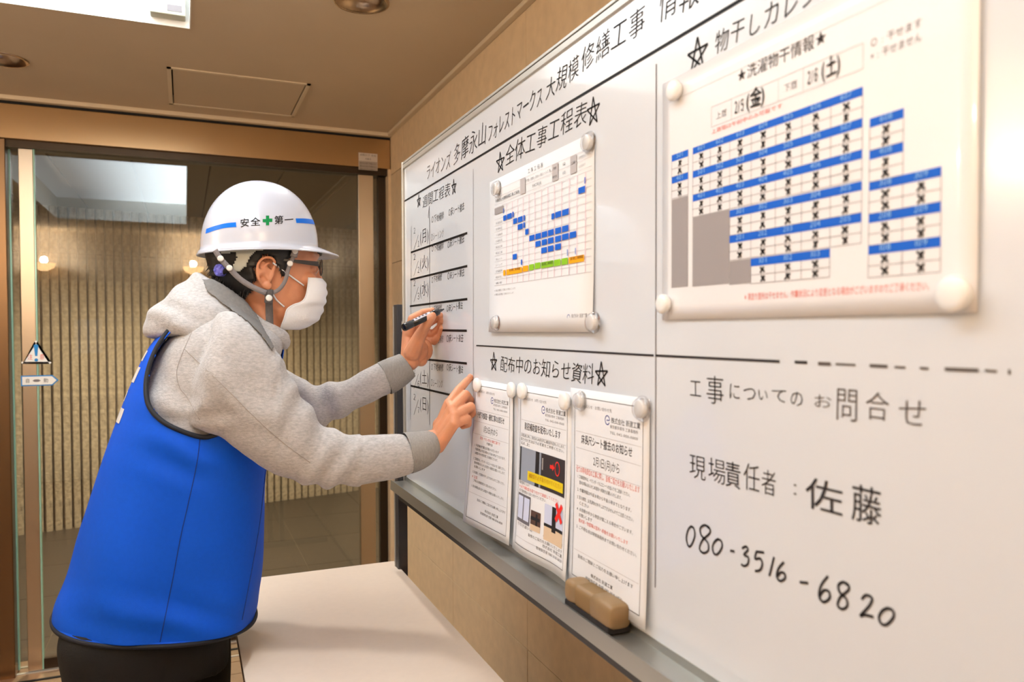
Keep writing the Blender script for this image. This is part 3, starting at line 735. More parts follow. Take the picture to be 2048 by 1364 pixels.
pic('photo_black_strip', M_ph3, [(.018, .110, .024, .170)], .0010); pic('photo_black_strip', M_ph3, [(.084, .110, .098, .170)], .0010)
pic('photo_dark_door', M_ph2, [(.104, .110, .190, .170)], .0008)
pic('photo_edge', M_ph1, [(.098, .110, .104, .170)], .0008)
pic('photo_handle', M_alul, [(.108, .118, .112, .138)], .0011)
pic('caption_band', M_yel, [(.056, .148, .185, .164)], .0013)
m1 = MB(); text(m1, '補助錠を必ず取り付けてください', tx_(P2(.0016)), .062*k, .18*k, .008*k, -.1585*k); m1.obj('caption_text', mat('caption_orange', (190, 120, 20), .6), r)
m1 = MB(); gg = tx_(P2(.0014)); c = (.163*k, -.128*k); strokes(m1, [[(c[0]+.008*k*math.cos(t*math.pi/8), c[1]+.011*k*math.sin(t*math.pi/8)) for t in range(17)]], gg, .002)
m1.obj('red_circle', M_red, r)
m1 = MB(); m1.add([gg(.137*k, -.125*k), gg(.137*k, -.131*k), gg(.146*k, -.131*k), gg(.146*k, -.134*k), gg(.153*k, -.128*k), gg(.146*k, -.122*k), gg(.146*k, -.125*k)], [(0, 1, 2, 3, 4, 5, 6)]); m1.obj('red_arrow', M_red, r)
pic('window_picture', M_fr, [(.018, .192, .072, .242)], .0007)
pic('window_panes', M_pale, [(.021, .196, .043, .236), (.047, .196, .069, .236)], .0010)
pic('lock_photo', M_phb, [(.076, .212, .110, .236)], .0007); pic('lock_photo_floor', M_wood, [(.076, .236, .110, .246)], .0007); pic('lock_photo_bar', M_ph3, [(.076, .222, .108, .228), (.094, .216, .100, .236)], .0010)
pic('sash_photo', M_pale, [(.122, .192, .188, .228)], .0007); pic('sash_photo_floor', M_wood, [(.122, .228, .188, .252)], .0007)
pic('sash_photo_frame', M_ph3, [(.148, .192, .162, .234), (.122, .224, .188, .229)], .0010)
m1 = MB(); gg = tx_(P2(.0016)); strokes(m1, [[(.162*k, -.184*k), (.184*k, -.212*k)], [(.184*k, -.184*k), (.162*k, -.212*k)]], gg, .0085); m1.obj('red_cross', M_red, r)
# flyer three
def lf3(s, t): q = t/.3; return (0, .002+.006*q*q)
r, P3, g, k = flyer('f3', (1145, 775), .228, .312, lf3, '床長尺シート撤去のお知らせ', '2月1日(月)から', '全ての専有部位の工事に際し、皆様ご協力をお願いいたします', 'printed notice without pictures under two clear magnets, right of the three flyers', 3)
body_lines(r, g, k, [(.130, .024, .17, '1. '+J1[0]), (.138, .030, .15, J1[4]), (.149, .024, .175, '2. '+J1[1]), (.160, .024, .18, '3. '+J1[3]), (.168, .030, .06, 'ください'), (.177, .024, .18, '4. '+J1[2]), (.185, .030, .07, 'お願いします'), (.203, .024, .19, '5. '+J1[5]), (.245, .030, .18, '皆様のご理解とご協力をお願い申し上げます'), (.262, .07, .13, '株式会社 新建工業'), (.270, .055, .155, '現場責任者 佐藤 080-3516-6820')])
m1 = MB(); text(m1, '植木鉢・物置等は室内へ移動をお願いいたします', g, .030*k, .165*k, .0055*k, -.193*k); m1.obj('red_line', M_printr, r)

# ---- the overall schedule chart (A3, flat)
x0, zt = bq(981, 335)[0], bq(981, 335)[1]
x0 = -1.452; zt = 1.722; cw, chh = .430, .327
zt = bq(1193, 262)[1]; chh = zt-bq(1193, 664)[1]
ch = empty('schedule_chart', (XB, -x0, zt), 'printed overall works schedule with blue bars held by four clear magnets', 'poster')
P = sheet('chart', ch, M_paper, x0, zt, cw, chh, lambda s, t: (0, .001+.004*(t/chh)**3), 6, 10)
XC = XB-.0015
fc = lambda off: (lambda x, z: (XC-.002-off-.0022*max(0, (zt-z)/chh)**3, -x, z))
f0, f1_, f2_ = fc(.0003), fc(.0006), fc(.0009)
C = lambda u, v: bq(800+u/3.59, 180+v/3.59)
gx = [692, 778, 820, 858, 898, 940, 983, 1030, 1076, 1123, 1176, 1230, 1287, 1348, 1392]
GX = [C(u, 1000)[0] for u in gx]
ztop = C(1348, 590)[1]; zbot = C(1230, 1310)[1]-.004; NR = 13
for i in range(NR+1):
    m1 = MB(); z = ztop+(zbot-ztop)*i/NR; strokes(m1, [[(GX[0], z), (GX[-1], z)]], f0, .0006); m1.obj('grid_row_line', M_printl, ch)
for u in GX[1:-1]:
    m1 = MB(); strokes(m1, [[(u, ztop), (u, zbot)]], f0, .0013); m1.obj('grid_column_line', M_pink, ch)
def bar(u0, u1, vc, hh=.0098, m=M_blue, name='schedule_bar'):
    a = C(u0, vc); b = C(u1, vc); z = C((u0+u1)/2, vc)[1]; m1 = MB(); quad(m1, f1_, a[0], z-hh/2, b[0], z+hh/2); return m1.obj(name, m, ch)
for (u0, u1, vc) in [(755, 759, 870), (755, 778, 919), (783, 816, 906), (821, 830, 894), (827, 855, 941), (861, 895, 929), (901, 911, 919), (860, 895, 982), (901, 911, 970), (914, 938, 1018),
    (944, 982, 1062), (988, 1028, 1050), (1034, 1072, 1037), (1078, 1120, 1024), (1130, 1173, 1010), (1180, 1226, 996), (1103, 1124, 908), (1130, 1173, 894), (1180, 1228, 878),
    (988, 1024, 1105), (1034, 1070, 1093), (1078, 1118, 1081), (1130, 1173, 1069), (1180, 1228, 1054), (1235, 1282, 1040), (1030, 1070, 1151), (1078, 1118, 1139), (1130, 1172, 1126),
    (824, 853, 1197), (884, 892, 1237), (1217, 1221, 1168), (1275, 1279, 1157), (1297, 1346, 719), (1341, 1347, 650)]:
    bar(u0, u1, vc)
for (u0, u1, vc, m) in [(757, 773, 1313, M_orange), (780, 892, 1300, M_orange), (897, 936, 1283, M_orange), (943, 978, 1273, M_green), (984, 1024, 1262, M_green), (1030, 1118, 1252, M_green), (1123, 1170, 1240, M_green), (1177, 1222, 1231, M_green), (1228, 1340, 1216, M_orange)]:
    bar(u0, u1, vc, .0105, m)
m1 = MB(); text(m1, '第1期工事期間', f2_, C(800, 1290)[0], C(880, 1290)[0], .005, C(840, 1298)[1]); m1.obj('bar_caption', M_print, ch); m1 = MB(); text(m1, '第2期工事期間', f2_, C(1035, 1250)[0], C(1115, 1250)[0], .005, C(1075, 1256)[1]); m1.obj('bar_caption', M_print, ch); m1 = MB(); text(m1, '第3期工事期間', f2_, C(1240, 1210)[0], C(1335, 1210)[0], .005, C(1290, 1216)[1]); m1.obj('bar_caption', M_print, ch)
# header block of the chart
za, zb = C(1230, 560)[1]-.001, C(1230, 520)[1]
zh1 = ztop+.006; zh0 = ztop+.034
m1 = MB()
for z in (zh1, (zh1+zh0)/2, zh0): strokes(m1, [[(GX[0], z), (GX[-1], z)]], f0, .0005)
m1.obj('header_line', M_printl, ch)
for (u0, u1) in ((877, 913), (1107, 1150), (1238, 1282)):
    m1 = MB(); quad(m1, f0, C(u0, 900)[0], zh1, C(u1, 900)[0], zh0); m1.obj('header_cell', M_printl, ch)
m1 = MB(); quad(m1, f0, GX[0], ztop-.0135, C(755, 900)[0], ztop-.001); m1.obj('header_cell', M_gray, ch)
m1 = MB(); text(m1, '工 事 工 程 表', f0, C(930, 600)[0], C(1040, 600)[0], .008, zh0+.004); m1.obj('title', M_print, ch)
m1 = MB(); zc = (zh0+zh1)/2
text(m1, '多摩永山大規模修繕工事 工程表', f2_, C(700, 900)[0], C(872, 900)[0], .0058, zc-.010, .006)
text(m1, '外壁・鉄部・防水・床シート工事', f2_, C(920, 900)[0], C(1098, 900)[0], .0045, zc+.004); text(m1, '全体工事工程', f2_, C(965, 900)[0], C(1030, 900)[0], .005, zc-.010)
text(m1, '作成', f2_, C(1118, 900)[0], C(1140, 900)[0], .0045, zc+.004); text(m1, '現場代理人', f2_, C(1112, 900)[0], C(1146, 900)[0], .0045, zc-.010)
text(m1, '佐藤', f2_, C(1185, 900)[0], C(1205, 900)[0], .005, zc+.004); text(m1, '新建', f2_, C(1185, 900)[0], C(1205, 900)[0], .005, zc-.010)
text(m1, '工期', f2_, C(1245, 900)[0], C(1275, 900)[0], .0045, zc-.0); text(m1, '2020年9月から', f2_, C(1300, 900)[0], C(1350, 900)[0], .0042, zc+.004); text(m1, '2021年3月まで', f2_, C(1300, 900)[0], C(1350, 900)[0], .0042, zc-.010)
m1.obj('header_text', M_print, ch)
m1 = MB()
for i, s in enumerate(['共通仮設', '足場組立', '下地補修', '外壁塗装', '鉄部塗装', '防水工事', '床シート', 'シーリング', '足場解体', '検査手直し', '備考']):
    z = ztop+(zbot-ztop)*(i+2.3)/NR; text(m1, s, f0, GX[0]+.006, C(748, 1000)[0], .0042, z-.006)
text(m1, '※工程は天候等により変更となる場合がございます。', f0, GX[0], C(850, 1000)[0], .004, zbot-.012); text(m1, '※作業日は掲示板にてお知らせいたします。', f0, GX[0], C(840, 1000)[0], .004, zbot-.02)
m1.obj('row_captions', M_printg, ch)
a = bq(1143, 635); m1 = MB(); text(m1, '株式会社 新建工業', f0, a[0]+.010, a[0]+.062, .0075, a[1]-.002); text(m1, '現場事務所', f0, a[0]+.010, a[0]+.05, .0045, a[1]-.010); m1.obj('company_name', M_print, ch)
m1 = MB(); strokes(m1, [[(a[0]+.0045*math.cos(t*math.pi/6), a[1]+.0045*math.sin(t*math.pi/6)) for t in range(12)]], f0, .001); m1.obj('logo', M_navy, ch)

# ---- the laundry calendar (laminated A3)
lx0, lzt = -.842, 1.718; lw, lh = .432, .305
lc = empty('laundry_calendar', (XB, -lx0, lzt), 'laminated laundry drying calendar with blue room bands held by white magnets', 'poster')
P = sheet('laundry', lc, M_paperg, lx0, lzt, lw, lh, lambda s, t: (0, .001+.0012*math.sin(s*30+t*9)*max(0, s/lw-.45)*2*(1-t/lh)+.0025*max(0, s/lw-.6)), 24, 16)
fl = lambda off: (lambda x, z: (XB-.0012-off-(.001+.0012*math.sin((x-lx0)*30+(lzt-z)*9)*max(0, (x-lx0)/lw-.45)*2*(1-(lzt-z)/lh)+.0025*max(0, (x-lx0)/lw-.6)), -x, z))
f0, f1_, f2_ = fl(.0005), fl(.0008), fl(.0011)
L = lambda u, v: bq(1320+u/2.728, 160+v/2.728)
def lquad(fm, xa, za, xb, zb, m, name, n=10):
    m1 = MB()
    for i in range(n): quad(m1, fm, xa+(xb-xa)*i/n, za, xa+(xb-xa)*(i+1)/n, zb)
    return m1.obj(name, m, lc)
XS = [L(u, 700)[0] for u in (188, 283, 390, 507, 640, 783, 940, 1112)]
XR = [L(u, 700)[0] for u in (1152, 1338, 1550)]; XLf = [L(u, 700)[0] for u in (73, 163)]
def zrow(u, v): return L(u, v)[1]
bands = [(188, 372, 408, XS, 0, 7), (188, 500, 537, XS, 0, 7), (188, 628, 665, XS, 0, 7), (390, 712, 752, XS, 2, 7), (388, 850, 892, XS, 2, 7), (507, 975, 1018, XS, 3, 6),
         (73, 412, 448, XLf, 0, 1), (73, 532, 568, XLf, 0, 1), (1152, 214, 264, XR, 0, 1), (1152, 388, 438, XR, 0, 1), (1150, 560, 608, XR, 0, 2), (1148, 733, 783, XR, 0, 2), (1146, 905, 955, XR, 0, 2)]
scr = MB(); nums = MB(); gl = MB(); fl_no = 8
bh = .0135; pitch = None
for bi, (u, va, vb, X, i0, i1) in enumerate(bands):
    za, zb = zrow(u, va), zrow(u, vb)
    lquad(f0, X[i0], za, X[i1], zb, M_blue, 'blue_band')
    flr = {0: 6, 1: 5, 2: 4, 3: 3, 4: 2, 5: 1, 6: 5, 7: 4, 8: 6, 9: 4, 10: 3, 11: 2, 12: 1}[bi]
    nxt = {0: zrow(188, 500), 1: zrow(188, 628), 2: zrow(188, 750), 3: zrow(388, 850), 4: zrow(388, 985), 5: zrow(507, 1112), 6: zrow(73, 532), 7: zrow(73, 650), 8: zrow(1152, 388), 9: zrow(1150, 560), 10: zrow(1148, 733), 11: zrow(1146, 905), 12: zrow(1146, 1080)}[bi]
    zm = (zb+nxt)/2
    strokes(gl, [[(X[i0], zm), (X[i1], zm)], [(X[i0], nxt), (X[i1], nxt)]], f0, .0005)
    for i in range(i0, i1+1): strokes(gl, [[(X[i], zb), (X[i], nxt)]], f0, .0005)
    for i in range(i0, i1):
        xc = (X[i]+X[i+1])/2
        nums = MB(); text(nums, '%d%02d' % (flr, i+1-i0 if X is not XR else 8+i), f1_, xc-.007, xc+.007, .0075, za*.3+zb*.7-.0005); nums.obj('room_number', M_lblue, lc)
        for zc in ((zb+zm)/2, (zm+nxt)/2):
            j = lambda: random.uniform(-.0012, .0012)
            h = (zb-zm)*.34; ww = .0030
            strokes(scr, [[(xc-ww+j(), zc+h), (xc+j(), zc+h*.2), (xc+ww+j(), zc+h*.9)], [(xc+ww*.8+j(), zc+h*.8), (xc-ww+j(), zc-h)], [(xc-ww*.4+j(), zc+h*.5), (xc+ww+j(), zc-h*.9)]], f1_, .0021)
gl.obj('grid_lines', M_printg, lc); scr.obj('handwritten_marks', M_ink, lc, kind='stuff')
lquad(f0, XLf[0], zrow(73, 655), XLf[1], zrow(73, 1135), M_gray, 'grey_field'); lquad(f0, XS[0], zrow(188, 752), XS[2], zrow(188, 1128), M_gray, 'grey_field'); lquad(f0, XS[2]+.0002, zrow(388, 990), XS[3], zrow(388, 1118), M_gray, 'grey_field')
K = lambda px, py: bq(px, py)
m1 = MB(); a, b_ = K(1478, 158), K(1660, 80); text(m1, '★洗濯物干情報★', f1_, a[0], b_[0], .0145, (a[1]+b_[1])/2-.004); m1.obj('title', M_print, lc)
zA, zB = K(1427, 215)[1], K(1427, 250)[1]-.003
m1 = MB(); frame(m1, f1_, K(1427, 200)[0], zA, K(1731, 100)[0], zB, .0005, 12)
for px in (1467, 1561, 1611): strokes(m1, [[(K(px, 200)[0], zA), (K(px, 200)[0], zB)]], f1_, .0005)
m1.obj('date_box', M_printl, lc)
zc = (zA+zB)/2-.005
m1 = MB(); text(m1, '上層', f1_, K(1436, 200)[0], K(1458, 200)[0], .008, zc); text(m1, '下層', f1_, K(1572, 160)[0], K(1600, 160)[0], .008, zc)
text(m1, '○ : 干せます', f1_, K(1745, 90)[0], K(1850, 60)[0], .008, K(1790, 78)[1]); text(m1, '× : 干せません', f1_, K(1745, 90)[0], K(1850, 60)[0], .008, K(1790, 78)[1]-.012); m1.obj('small_print', M_printg, lc)
m1 = MB(); text(m1, '２/５', f2_, K(1472, 200)[0], K(1494, 200)[0], .016, zc-.003, .012, .1); text(m1, '(金)', f2_, K(1496, 200)[0], K(1535, 200)[0], .019, zc-.002, .016, .08); m1.obj('handwritten_date', M_ink, lc)
m1 = MB(); text(m1, '２/６', f2_, K(1618, 200)[0], K(1642, 200)[0], .016, zc-.003, .012, .1); text(m1, '(土)', f2_, K(1647, 150)[0], K(1687, 140)[0], .019, zc-.002, .016, .08); m1.obj('handwritten_date', M_ink, lc)
m1 = MB(); text(m1, '上層階は午前中のみ可能です', f1_, K(1427, 240)[0], K(1570, 200)[0], .005, zB-.008); m1.obj('red_line', M_printr, lc)
m1 = MB(); a = K(1493, 590); text(m1, '※黒塗り箇所は干せません。作業状況により変更となる場合がございますのでご了承ください。', f1_, a[0], K(1872, 570)[0], .0075, a[1]-.006); m1.obj('red_line', M_printr, lc)
m1 = MB(); strokes(m1, [[(lx0+.015, lzt-.028), (-.45, lzt-.028)]], f1_, .0004); m1.obj('ruled_line', M_printl, lc)

# ---------------------------------------------------------------- magnets
def magnet(px, py, r, clear, label, base, grp):
    x, z = bq(px, py, XB-base-.006)
    root = empty('magnet', (XB-base, -x, z), label, 'magnet', grp)
    ax = (-1, 0, 0); c = (XB-base-.0002, -x, z)
    if clear:
        MB().disc(c, ax, r, 0, 36, [(r*.97, 0), (r, .002), (r*.93, .004), (r*.80, .005), (r*.78, .009), (r*.72, .0105), (r*.55, .0105)]).obj('plastic_ring', M_clear, root, True)
        MB().disc(c, ax, r, 0, 30, [(r*.66, .0008), (r*.66, .0080), (r*.60, .0088)]).obj('magnet_core', M_magc, root, True)
    else:
        MB().disc(c, ax, r, 0, 36, [(r*.80, 0), (r*.86, .003), (r, .0045), (r, .0085), (r*.92, .0105), (r*.6, .0118), (.0001, .012)]).obj('magnet_cap', M_magw, root, True)
g1, g2_ = 'clear round magnets', 'white round magnets'
magnet(991, 378, .0175, True, 'clear round magnet at the upper left corner of the schedule chart', .003, g1)
magnet(1174, 285, .0175, True, 'clear round magnet at the upper right corner of the schedule chart', .003, g1)
magnet(989, 646, .0160, True, 'clear round magnet at the lower left corner of the schedule chart', .007, g1)
magnet(1183, 645, .0175, True, 'clear round magnet at the lower right corner of the schedule chart', .007, g1)
magnet(1157, 802, .0165, True, 'clear round magnet at the upper left corner of the right flyer', .004, g1)
magnet(1280, 818, .0185, True, 'clear round magnet at the upper right corner of the right flyer', .004, g1)
magnet(954, 770, .0150, False, 'white round magnet at the left corner of the curling flyer', .0035, g2_)
magnet(1023, 780, .0150, False, 'white round magnet at the right corner of the curling flyer', .0035, g2_)
magnet(1044, 782, .0150, False, 'white round magnet at the left corner of the flyer with pictures', .0035, g2_)
magnet(1129, 802, .0150, False, 'white round magnet at the right corner of the flyer with pictures', .0035, g2_)
magnet(1348, 181, .0130, False, 'white round magnet at the upper left of the laundry calendar', .003, g2_)
magnet(1327, 608, .0125, False, 'small white round magnet at the lower left of the laundry calendar', .003, g2_)
magnet(1908, 588, .0150, False, 'largest white round magnet at the lower right of the laundry calendar', .005, g2_)
# clip on the left board edge
x, z = bq(801, 653, XB)
mc = empty('board_clip', (XB, -x, z), 'small clear plastic clip on the left edge of the whiteboard frame', 'clip')
MB().box((XB-.012, -BL+.001, z-.018), (XB+.02, -BL+.011, z+.018)).obj('clip_body', M_clear, mc, bevel=.003)
MB().box((XB-.008, -BL+.004, z-.014), (XB+.016, -BL+.008, z+.014)).obj('clip_core', M_alul, mc)

# ---------------------------------------------------------------- eraser on the tray
er = empty('eraser', (.552, .973, tz-.009), 'brown ribbed plastic whiteboard eraser lying on the pen tray', 'eraser')
Ly = .14; y0 = .912; zb_ = tz-.008
def esec(y, s):    # body cross-section: leaning block
    pts = []
    for k in range(20):
        a = 2*math.pi*k/20; cx_ = abs(math.cos(a))**.5*math.copysign(1, math.cos(a)); cz_ = abs(math.sin(a))**.5*math.copysign(1, math.sin(a))
        pts.append((.5525+cx_*.0185*s, y, zb_+.0255+cz_*.018*s))
    return pts
yy = [0, .003, .010, .028]+[.055+.0021*i for i in range(0, 24)]+[.118, .129, .136, .140]
rings = []
for i, t in enumerate(yy):
    s = 1.0 if .010 <= t <= .129 else (.93 if .003 <= t <= .136 else .80)
    if .056 < t < .104: s *= 1-.12*(i % 2)
    rings.append(esec(y0+t, s))
MB().loft(rings).obj('body', M_eras, er, True)
MB().box((.5345, y0+.004, zb_+.0015), (.5705, y0+.136, zb_+.012)).obj('felt', M_felt, er, bevel=.002)
er.rotation_euler = (0, 0, 0)

# ================================================================ TABLE
TZ = .72
A = on(787, 1121.8, 2, TZ); B = on(1010, 1364, 2, TZ); Cc = on(490, 1364, 2, TZ)
tx0, tx1, ty1, ty0 = .1, (A.x+B.x)/2, A.y, .45
tb_ = empty('folding_table', (.33, 1.3, 0), 'narrow cream laminate table in front of the whiteboard', 'table')
MB().box((tx0, ty0, TZ-.0012), (tx1, ty1, TZ)).obj('tabletop', M_table, tb_, bevel=.0006)
MB().box((tx0+.0006, ty0+.0006, TZ-.028), (tx1-.0006, ty1-.0006, TZ-.0014)).obj('edge_band', M_edge, tb_, bevel=.0015)
for y in (ty0+.18, ty1-.22):
    for x in (tx0+.05, tx1-.05):
        MB().tube([(x, y, TZ-.03), (x, y, .02)], .0135, 14).obj('leg', M_legm, tb_, True)
        MB().disc((x, y, 0), (0, 0, 1), .018, .022, 14).obj('foot_cap', M_black, tb_, True)
    MB().box((tx0+.05, y-.01, .26), (tx1-.05, y+.01, .28)).obj('crossbar', M_legm, tb_)
MB().box((tx0+.04, ty0+.1, TZ-.045), (tx0+.06, ty1-.1, TZ-.028)).obj('rail', M_legm, tb_)
MB().box((tx1-.06, ty0+.1, TZ-.045), (tx1-.04, ty1-.1, TZ-.028)).obj('rail', M_legm, tb_)

# ================================================================ PERSON
PY = 1.75                                   # his mid plane
def ringpx(back, front, Y, w, n=32, p=2.3, yoff=0, tilt=0):
    """closed ring whose extreme points are two measured silhouette points on plane Y, half width w across"""
    a = W(back[0], back[1], Y); b = W(front[0], front[1], Y); c = (a+b)/2; u = (b-a)/2; out = []
    for k in range(n):
        t = 2*math.pi*k/n; cu = math.copysign(abs(math.cos(t))**(2/p), math.cos(t)); cs_ = math.copysign(abs(math.sin(t))**(2/p), math.sin(t))
        out.append(c+u*cu+Vector((0, 1, 0))*w*cs_+Vector((0, 0, tilt*cs_)))
    return out
def resamp(rings, k=3):
    out = []; n = len(rings)
    for i in range(n-1):
        p0 = rings[max(i-1, 0)]; p1 = rings[i]; p2 = rings[i+1]; p3 = rings[min(i+2, n-1)]
        for j in range(k):
            t = j/k; t2 = t*t; t3 = t2*t
            out.append([.5*((2*b)+(c-a)*t+(2*a-5*b+4*c-d)*t2+(3*b-a-3*c+d)*t3) for a, b, c, d in zip(p0, p1, p2, p3)])
    out.append(rings[-1]); return out
per = empty('person', (-.05, PY, 0), 'person in grey hoodie and blue vest leaning forward to write on the whiteboard', 'person')
hw = lambda px, py, Y: W(px, py, Y)

# ---------------- body: head, neck, trunk, arms (one surface) and two hands
bodyc = MB()
headR = [(490, 555, 392, .040), (466, 574, 399, .054), (444, 596, 418, .067), (428, 616, 448, .075), (420, 631, 480, .078), (418, 638, 503, .078), (420, 638, 514, .078), (423, 631, 528, .076), (428, 630, 541, .075),
         (434, 633, 555, .073), (440, 632, 572, .071), (450, 631, 590, .068), (468, 633, 604, .064), (492, 628, 620, .059), (512, 622, 635, .052), (534, 608, 645, .043), (556, 594, 651, .03)]
rings = resamp([ringpx((b, y), (f_, y), PY, w, 36, 2.15) for b, f_, y, w in headR], 2)
bodyc.loft(rings)
headTree = bvh_mb(bodyc)
def sym(mb, fn):
    for s in (-1, 1): fn(s)
# nose, brow ridge, cheekbones, lips
bodyc.capsule(hw(631, 536, PY), hw(645, 580, PY), .0065, .0095); bodyc.sphere(hw(644, 584, PY), (.012, .016, .010))
for s in (-1, 1):
    bodyc.sphere(hw(639, 587, PY)+Vector((0, s*.011, 0)), .0075)
    bodyc.capsule(hw(634, 512, PY)+Vector((-.004, s*.012, 0)), hw(622, 512, PY)+Vector((-.006, s*.05, 0)), .008, .006)
    bodyc.sphere(hw(608, 562, PY)+Vector((0, s*.046, 0)), (.022, .016, .016))
    bodyc.sphere(hw(617, 540, PY)+Vector((.0005, s*.031, 0)), (.0128, .0155, .0118))
bodyc.sphere(hw(632, 610, PY), (.010, .022, .006)); bodyc.sphere(hw(631, 618, PY), (.010, .020, .006)); bodyc.sphere(hw(612, 637, PY), (.012, .020, .012))
# neck and trunk under the clothes
bodyc.loft(resamp([ringpx((462, 560), (590, 600), PY, .056, 28), ringpx((478, 600), (572, 640), PY, .055, 28), ringpx((492, 640), (566, 672), PY, .058, 28), ringpx((450, 690), (556, 720), PY, .085, 28),
                   ringpx((350, 740), (540, 790), PY, .150, 28), ringpx((265, 900), (505, 900), PY, .140, 28), ringpx((180, 1090), (485, 1090), PY, .150, 28), ringpx((165, 1230), (450, 1230), PY, .150, 28)], 3))
# ears
def ear(mb, s):
    Y = PY+s*.0765
    q = lambda px, py, d=0: W(px, py, PY-.0765)+Vector((0, (2*.0765 if s > 0 else 0)+s*d, 0))
    hel = [(540, 560), (548, 532), (546, 521), (537, 516), (524, 518), (515, 529), (513, 545), (516, 558), (523, 569), (531, 577), (538, 577), (541, 570)]
    P = [q(x, y, .016 if 1 < i < 8 else .009) for i, (x, y) in enumerate(hel)]
    P = [Vector(p) for p in dense([tuple(p) for p in P], 2)]
    for a, b in zip(P[:-1], P[1:]): mb.capsule(a, b, .0034, .0034, 8)
    an = [(538, 562), (531, 553), (527, 541), (530, 531), (537, 527)]
    P = [Vector(p) for p in dense([tuple(q(x, y, .0105)) for x, y in an], 2)]
    for a, b in zip(P[:-1], P[1:]): mb.capsule(a, b, .0028, .0028, 8)
    mb.sphere(q(525, 545, .006), (.0115, .005, .026)); mb.sphere(q(534, 571, .009), (.007, .005, .008)); mb.sphere(q(545, 549, .006), (.004, .005, .006)); mb.capsule(q(530, 545, 0), q(520, 545, .011), .014, .008, 8)
ear(bodyc, -1); ear(bodyc, 1)
head_me = remesh(bodyc, .0023, 3)

def chain(mb, pts, rs, n=12):
    for i in range(len(pts)-1): mb.capsule(pts[i], pts[i+1], rs[i], rs[i+1], n)
hands = MB()
# his right hand: near one, index finger stretched on the board, the others curled
def H_(px, py, Y): return W(px, py, Y)
Rw = H_(862, 885, 1.505)
hands.sphere(H_(862, 886, 1.506), (.023, .019, .027)); hands.capsule(H_(826, 900, 1.508), H_(864, 885, 1.506), .026, .0255, 16)
mc_ = [H_(899, 807, 1.512), H_(905, 818, 1.492), H_(909, 832, 1.478), H_(908, 848, 1.470)]
wr_ = [H_(876, 872, 1.515), H_(876, 880, 1.505), H_(876, 886, 1.500), H_(875, 892, 1.497)]
for a, b, r0, r1 in zip(wr_, mc_, (.017, .018, .018, .016), (.0125, .0125, .012, .011)): hands.capsule(a, b, r0, r1, 14)
for a, b in zip(mc_[:-1], mc_[1:]): hands.capsule(a, b, .0115, .0115, 12)
m4 = (H_(888, 860, 1.505)); hands.sphere(m4, (.020, .016, .024))
chain(hands, [mc_[0], H_(917, 781, 1.535), H_(931, 765, 1.555), H_(941, 755, 1.566)], [.0115, .0100, .0086, .0072])
chain(hands, [mc_[1], H_(931, 790, 1.526), H_(940, 800, 1.545), H_(936, 814, 1.556)], [.0118, .0108, .0092, .0085])
chain(hands, [mc_[2], H_(941, 814, 1.500), H_(944, 826, 1.520), H_(935, 836, 1.530)], [.0114, .0106, .0090, .0080])
chain(hands, [mc_[3], H_(935, 838, 1.482), H_(936, 848, 1.498), H_(926, 852, 1.508)], [.0105, .0092, .0080, .0072])
chain(hands, [H_(880, 850, 1.525), H_(898, 826, 1.545), H_(915, 812, 1.562), H_(926, 800, 1.578)], [.016, .0125, .0105, .0085])     # thumb behind the fingers
# his left hand: far one, holding the marker
hands.capsule(H_(782, 748, 1.812), H_(819, 722, 1.80), .022, .0238, 16); hands.sphere(H_(822, 718, 1.80), (.024, .018, .026))
lm = [H_(816, 657, 1.815), H_(829, 655, 1.83), H_(842, 662, 1.838), H_(852, 675, 1.840)]
lw_ = [H_(816, 712, 1.80), H_(825, 716, 1.805), H_(834, 718, 1.808), H_(842, 720, 1.808)]
for a, b, r0, r1 in zip(lw_, lm, (.018, .018, .018, .016), (.0135, .0130, .0125, .0115)): hands.capsule(a, b, r0, r1, 14)
for a, b in zip(lm[:-1], lm[1:]): hands.capsule(a, b, .0125, .0115, 12)
hands.sphere(H_(836, 700, 1.798), (.026, .016, .030)); hands.sphere(H_(852, 700, 1.815), (.018, .014, .026))
chain(hands, [H_(818, 668, 1.805), H_(824, 637, 1.800), H_(846, 625, 1.795), H_(864, 621, 1.772)], [.0125, .0102, .0092, .0080])        # index over the pen
chain(hands, [lm[1], H_(852, 650, 1.826), H_(868, 640, 1.805), H_(880, 631, 1.776)], [.0120, .0105, .0095, .0085])                     # middle under the pen
chain(hands, [lm[2], H_(866, 668, 1.826), H_(880, 655, 1.800), H_(884, 641, 1.776)], [.0120, .0105, .0094, .0084])                     # ring
chain(hands, [lm[3], H_(868, 683, 1.822), H_(880, 672, 1.798), H_(884, 657, 1.778)], [.0112, .0095, .0085, .0075])                     # little finger
chain(hands, [H_(824, 706, 1.785), H_(838, 675, 1.765), H_(850, 654, 1.742), H_(861, 637, 1.728), H_(865, 632, 1.727)], [.021, .0160, .0122, .0112, .0095])   # thumb
hands_me = remesh(hands, .0016, 2)
# join both to one body mesh
bm = bmesh.new(); bm.from_mesh(head_me); bm.from_mesh(hands_me); bme = bpy.data.meshes.new('body'); bm.to_mesh(bme); bm.free()
body = link(bme, 'body', M_skin, per, True)
bodyTree = bvh_of(bme)
# nails
for (px, py, w_, h_) in ((858, 634, .006, .008), (938, 753, .004, .007)):
    c = cast(bodyTree, px, py, .0001)
    if c:
        d = (CAM-c).normalized(); u = d.cross(Vector((0, 0, 1))).normalized(); v = u.cross(d); ang = math.radians(35)
        MB().sphere(c-d*.0012, (w_, .002, h_), 12, 8, Matrix((u*math.cos(ang)+v*math.sin(ang), d, v*math.cos(ang)-u*math.sin(ang))).transposed()).obj('nail', M_nail, per, True)
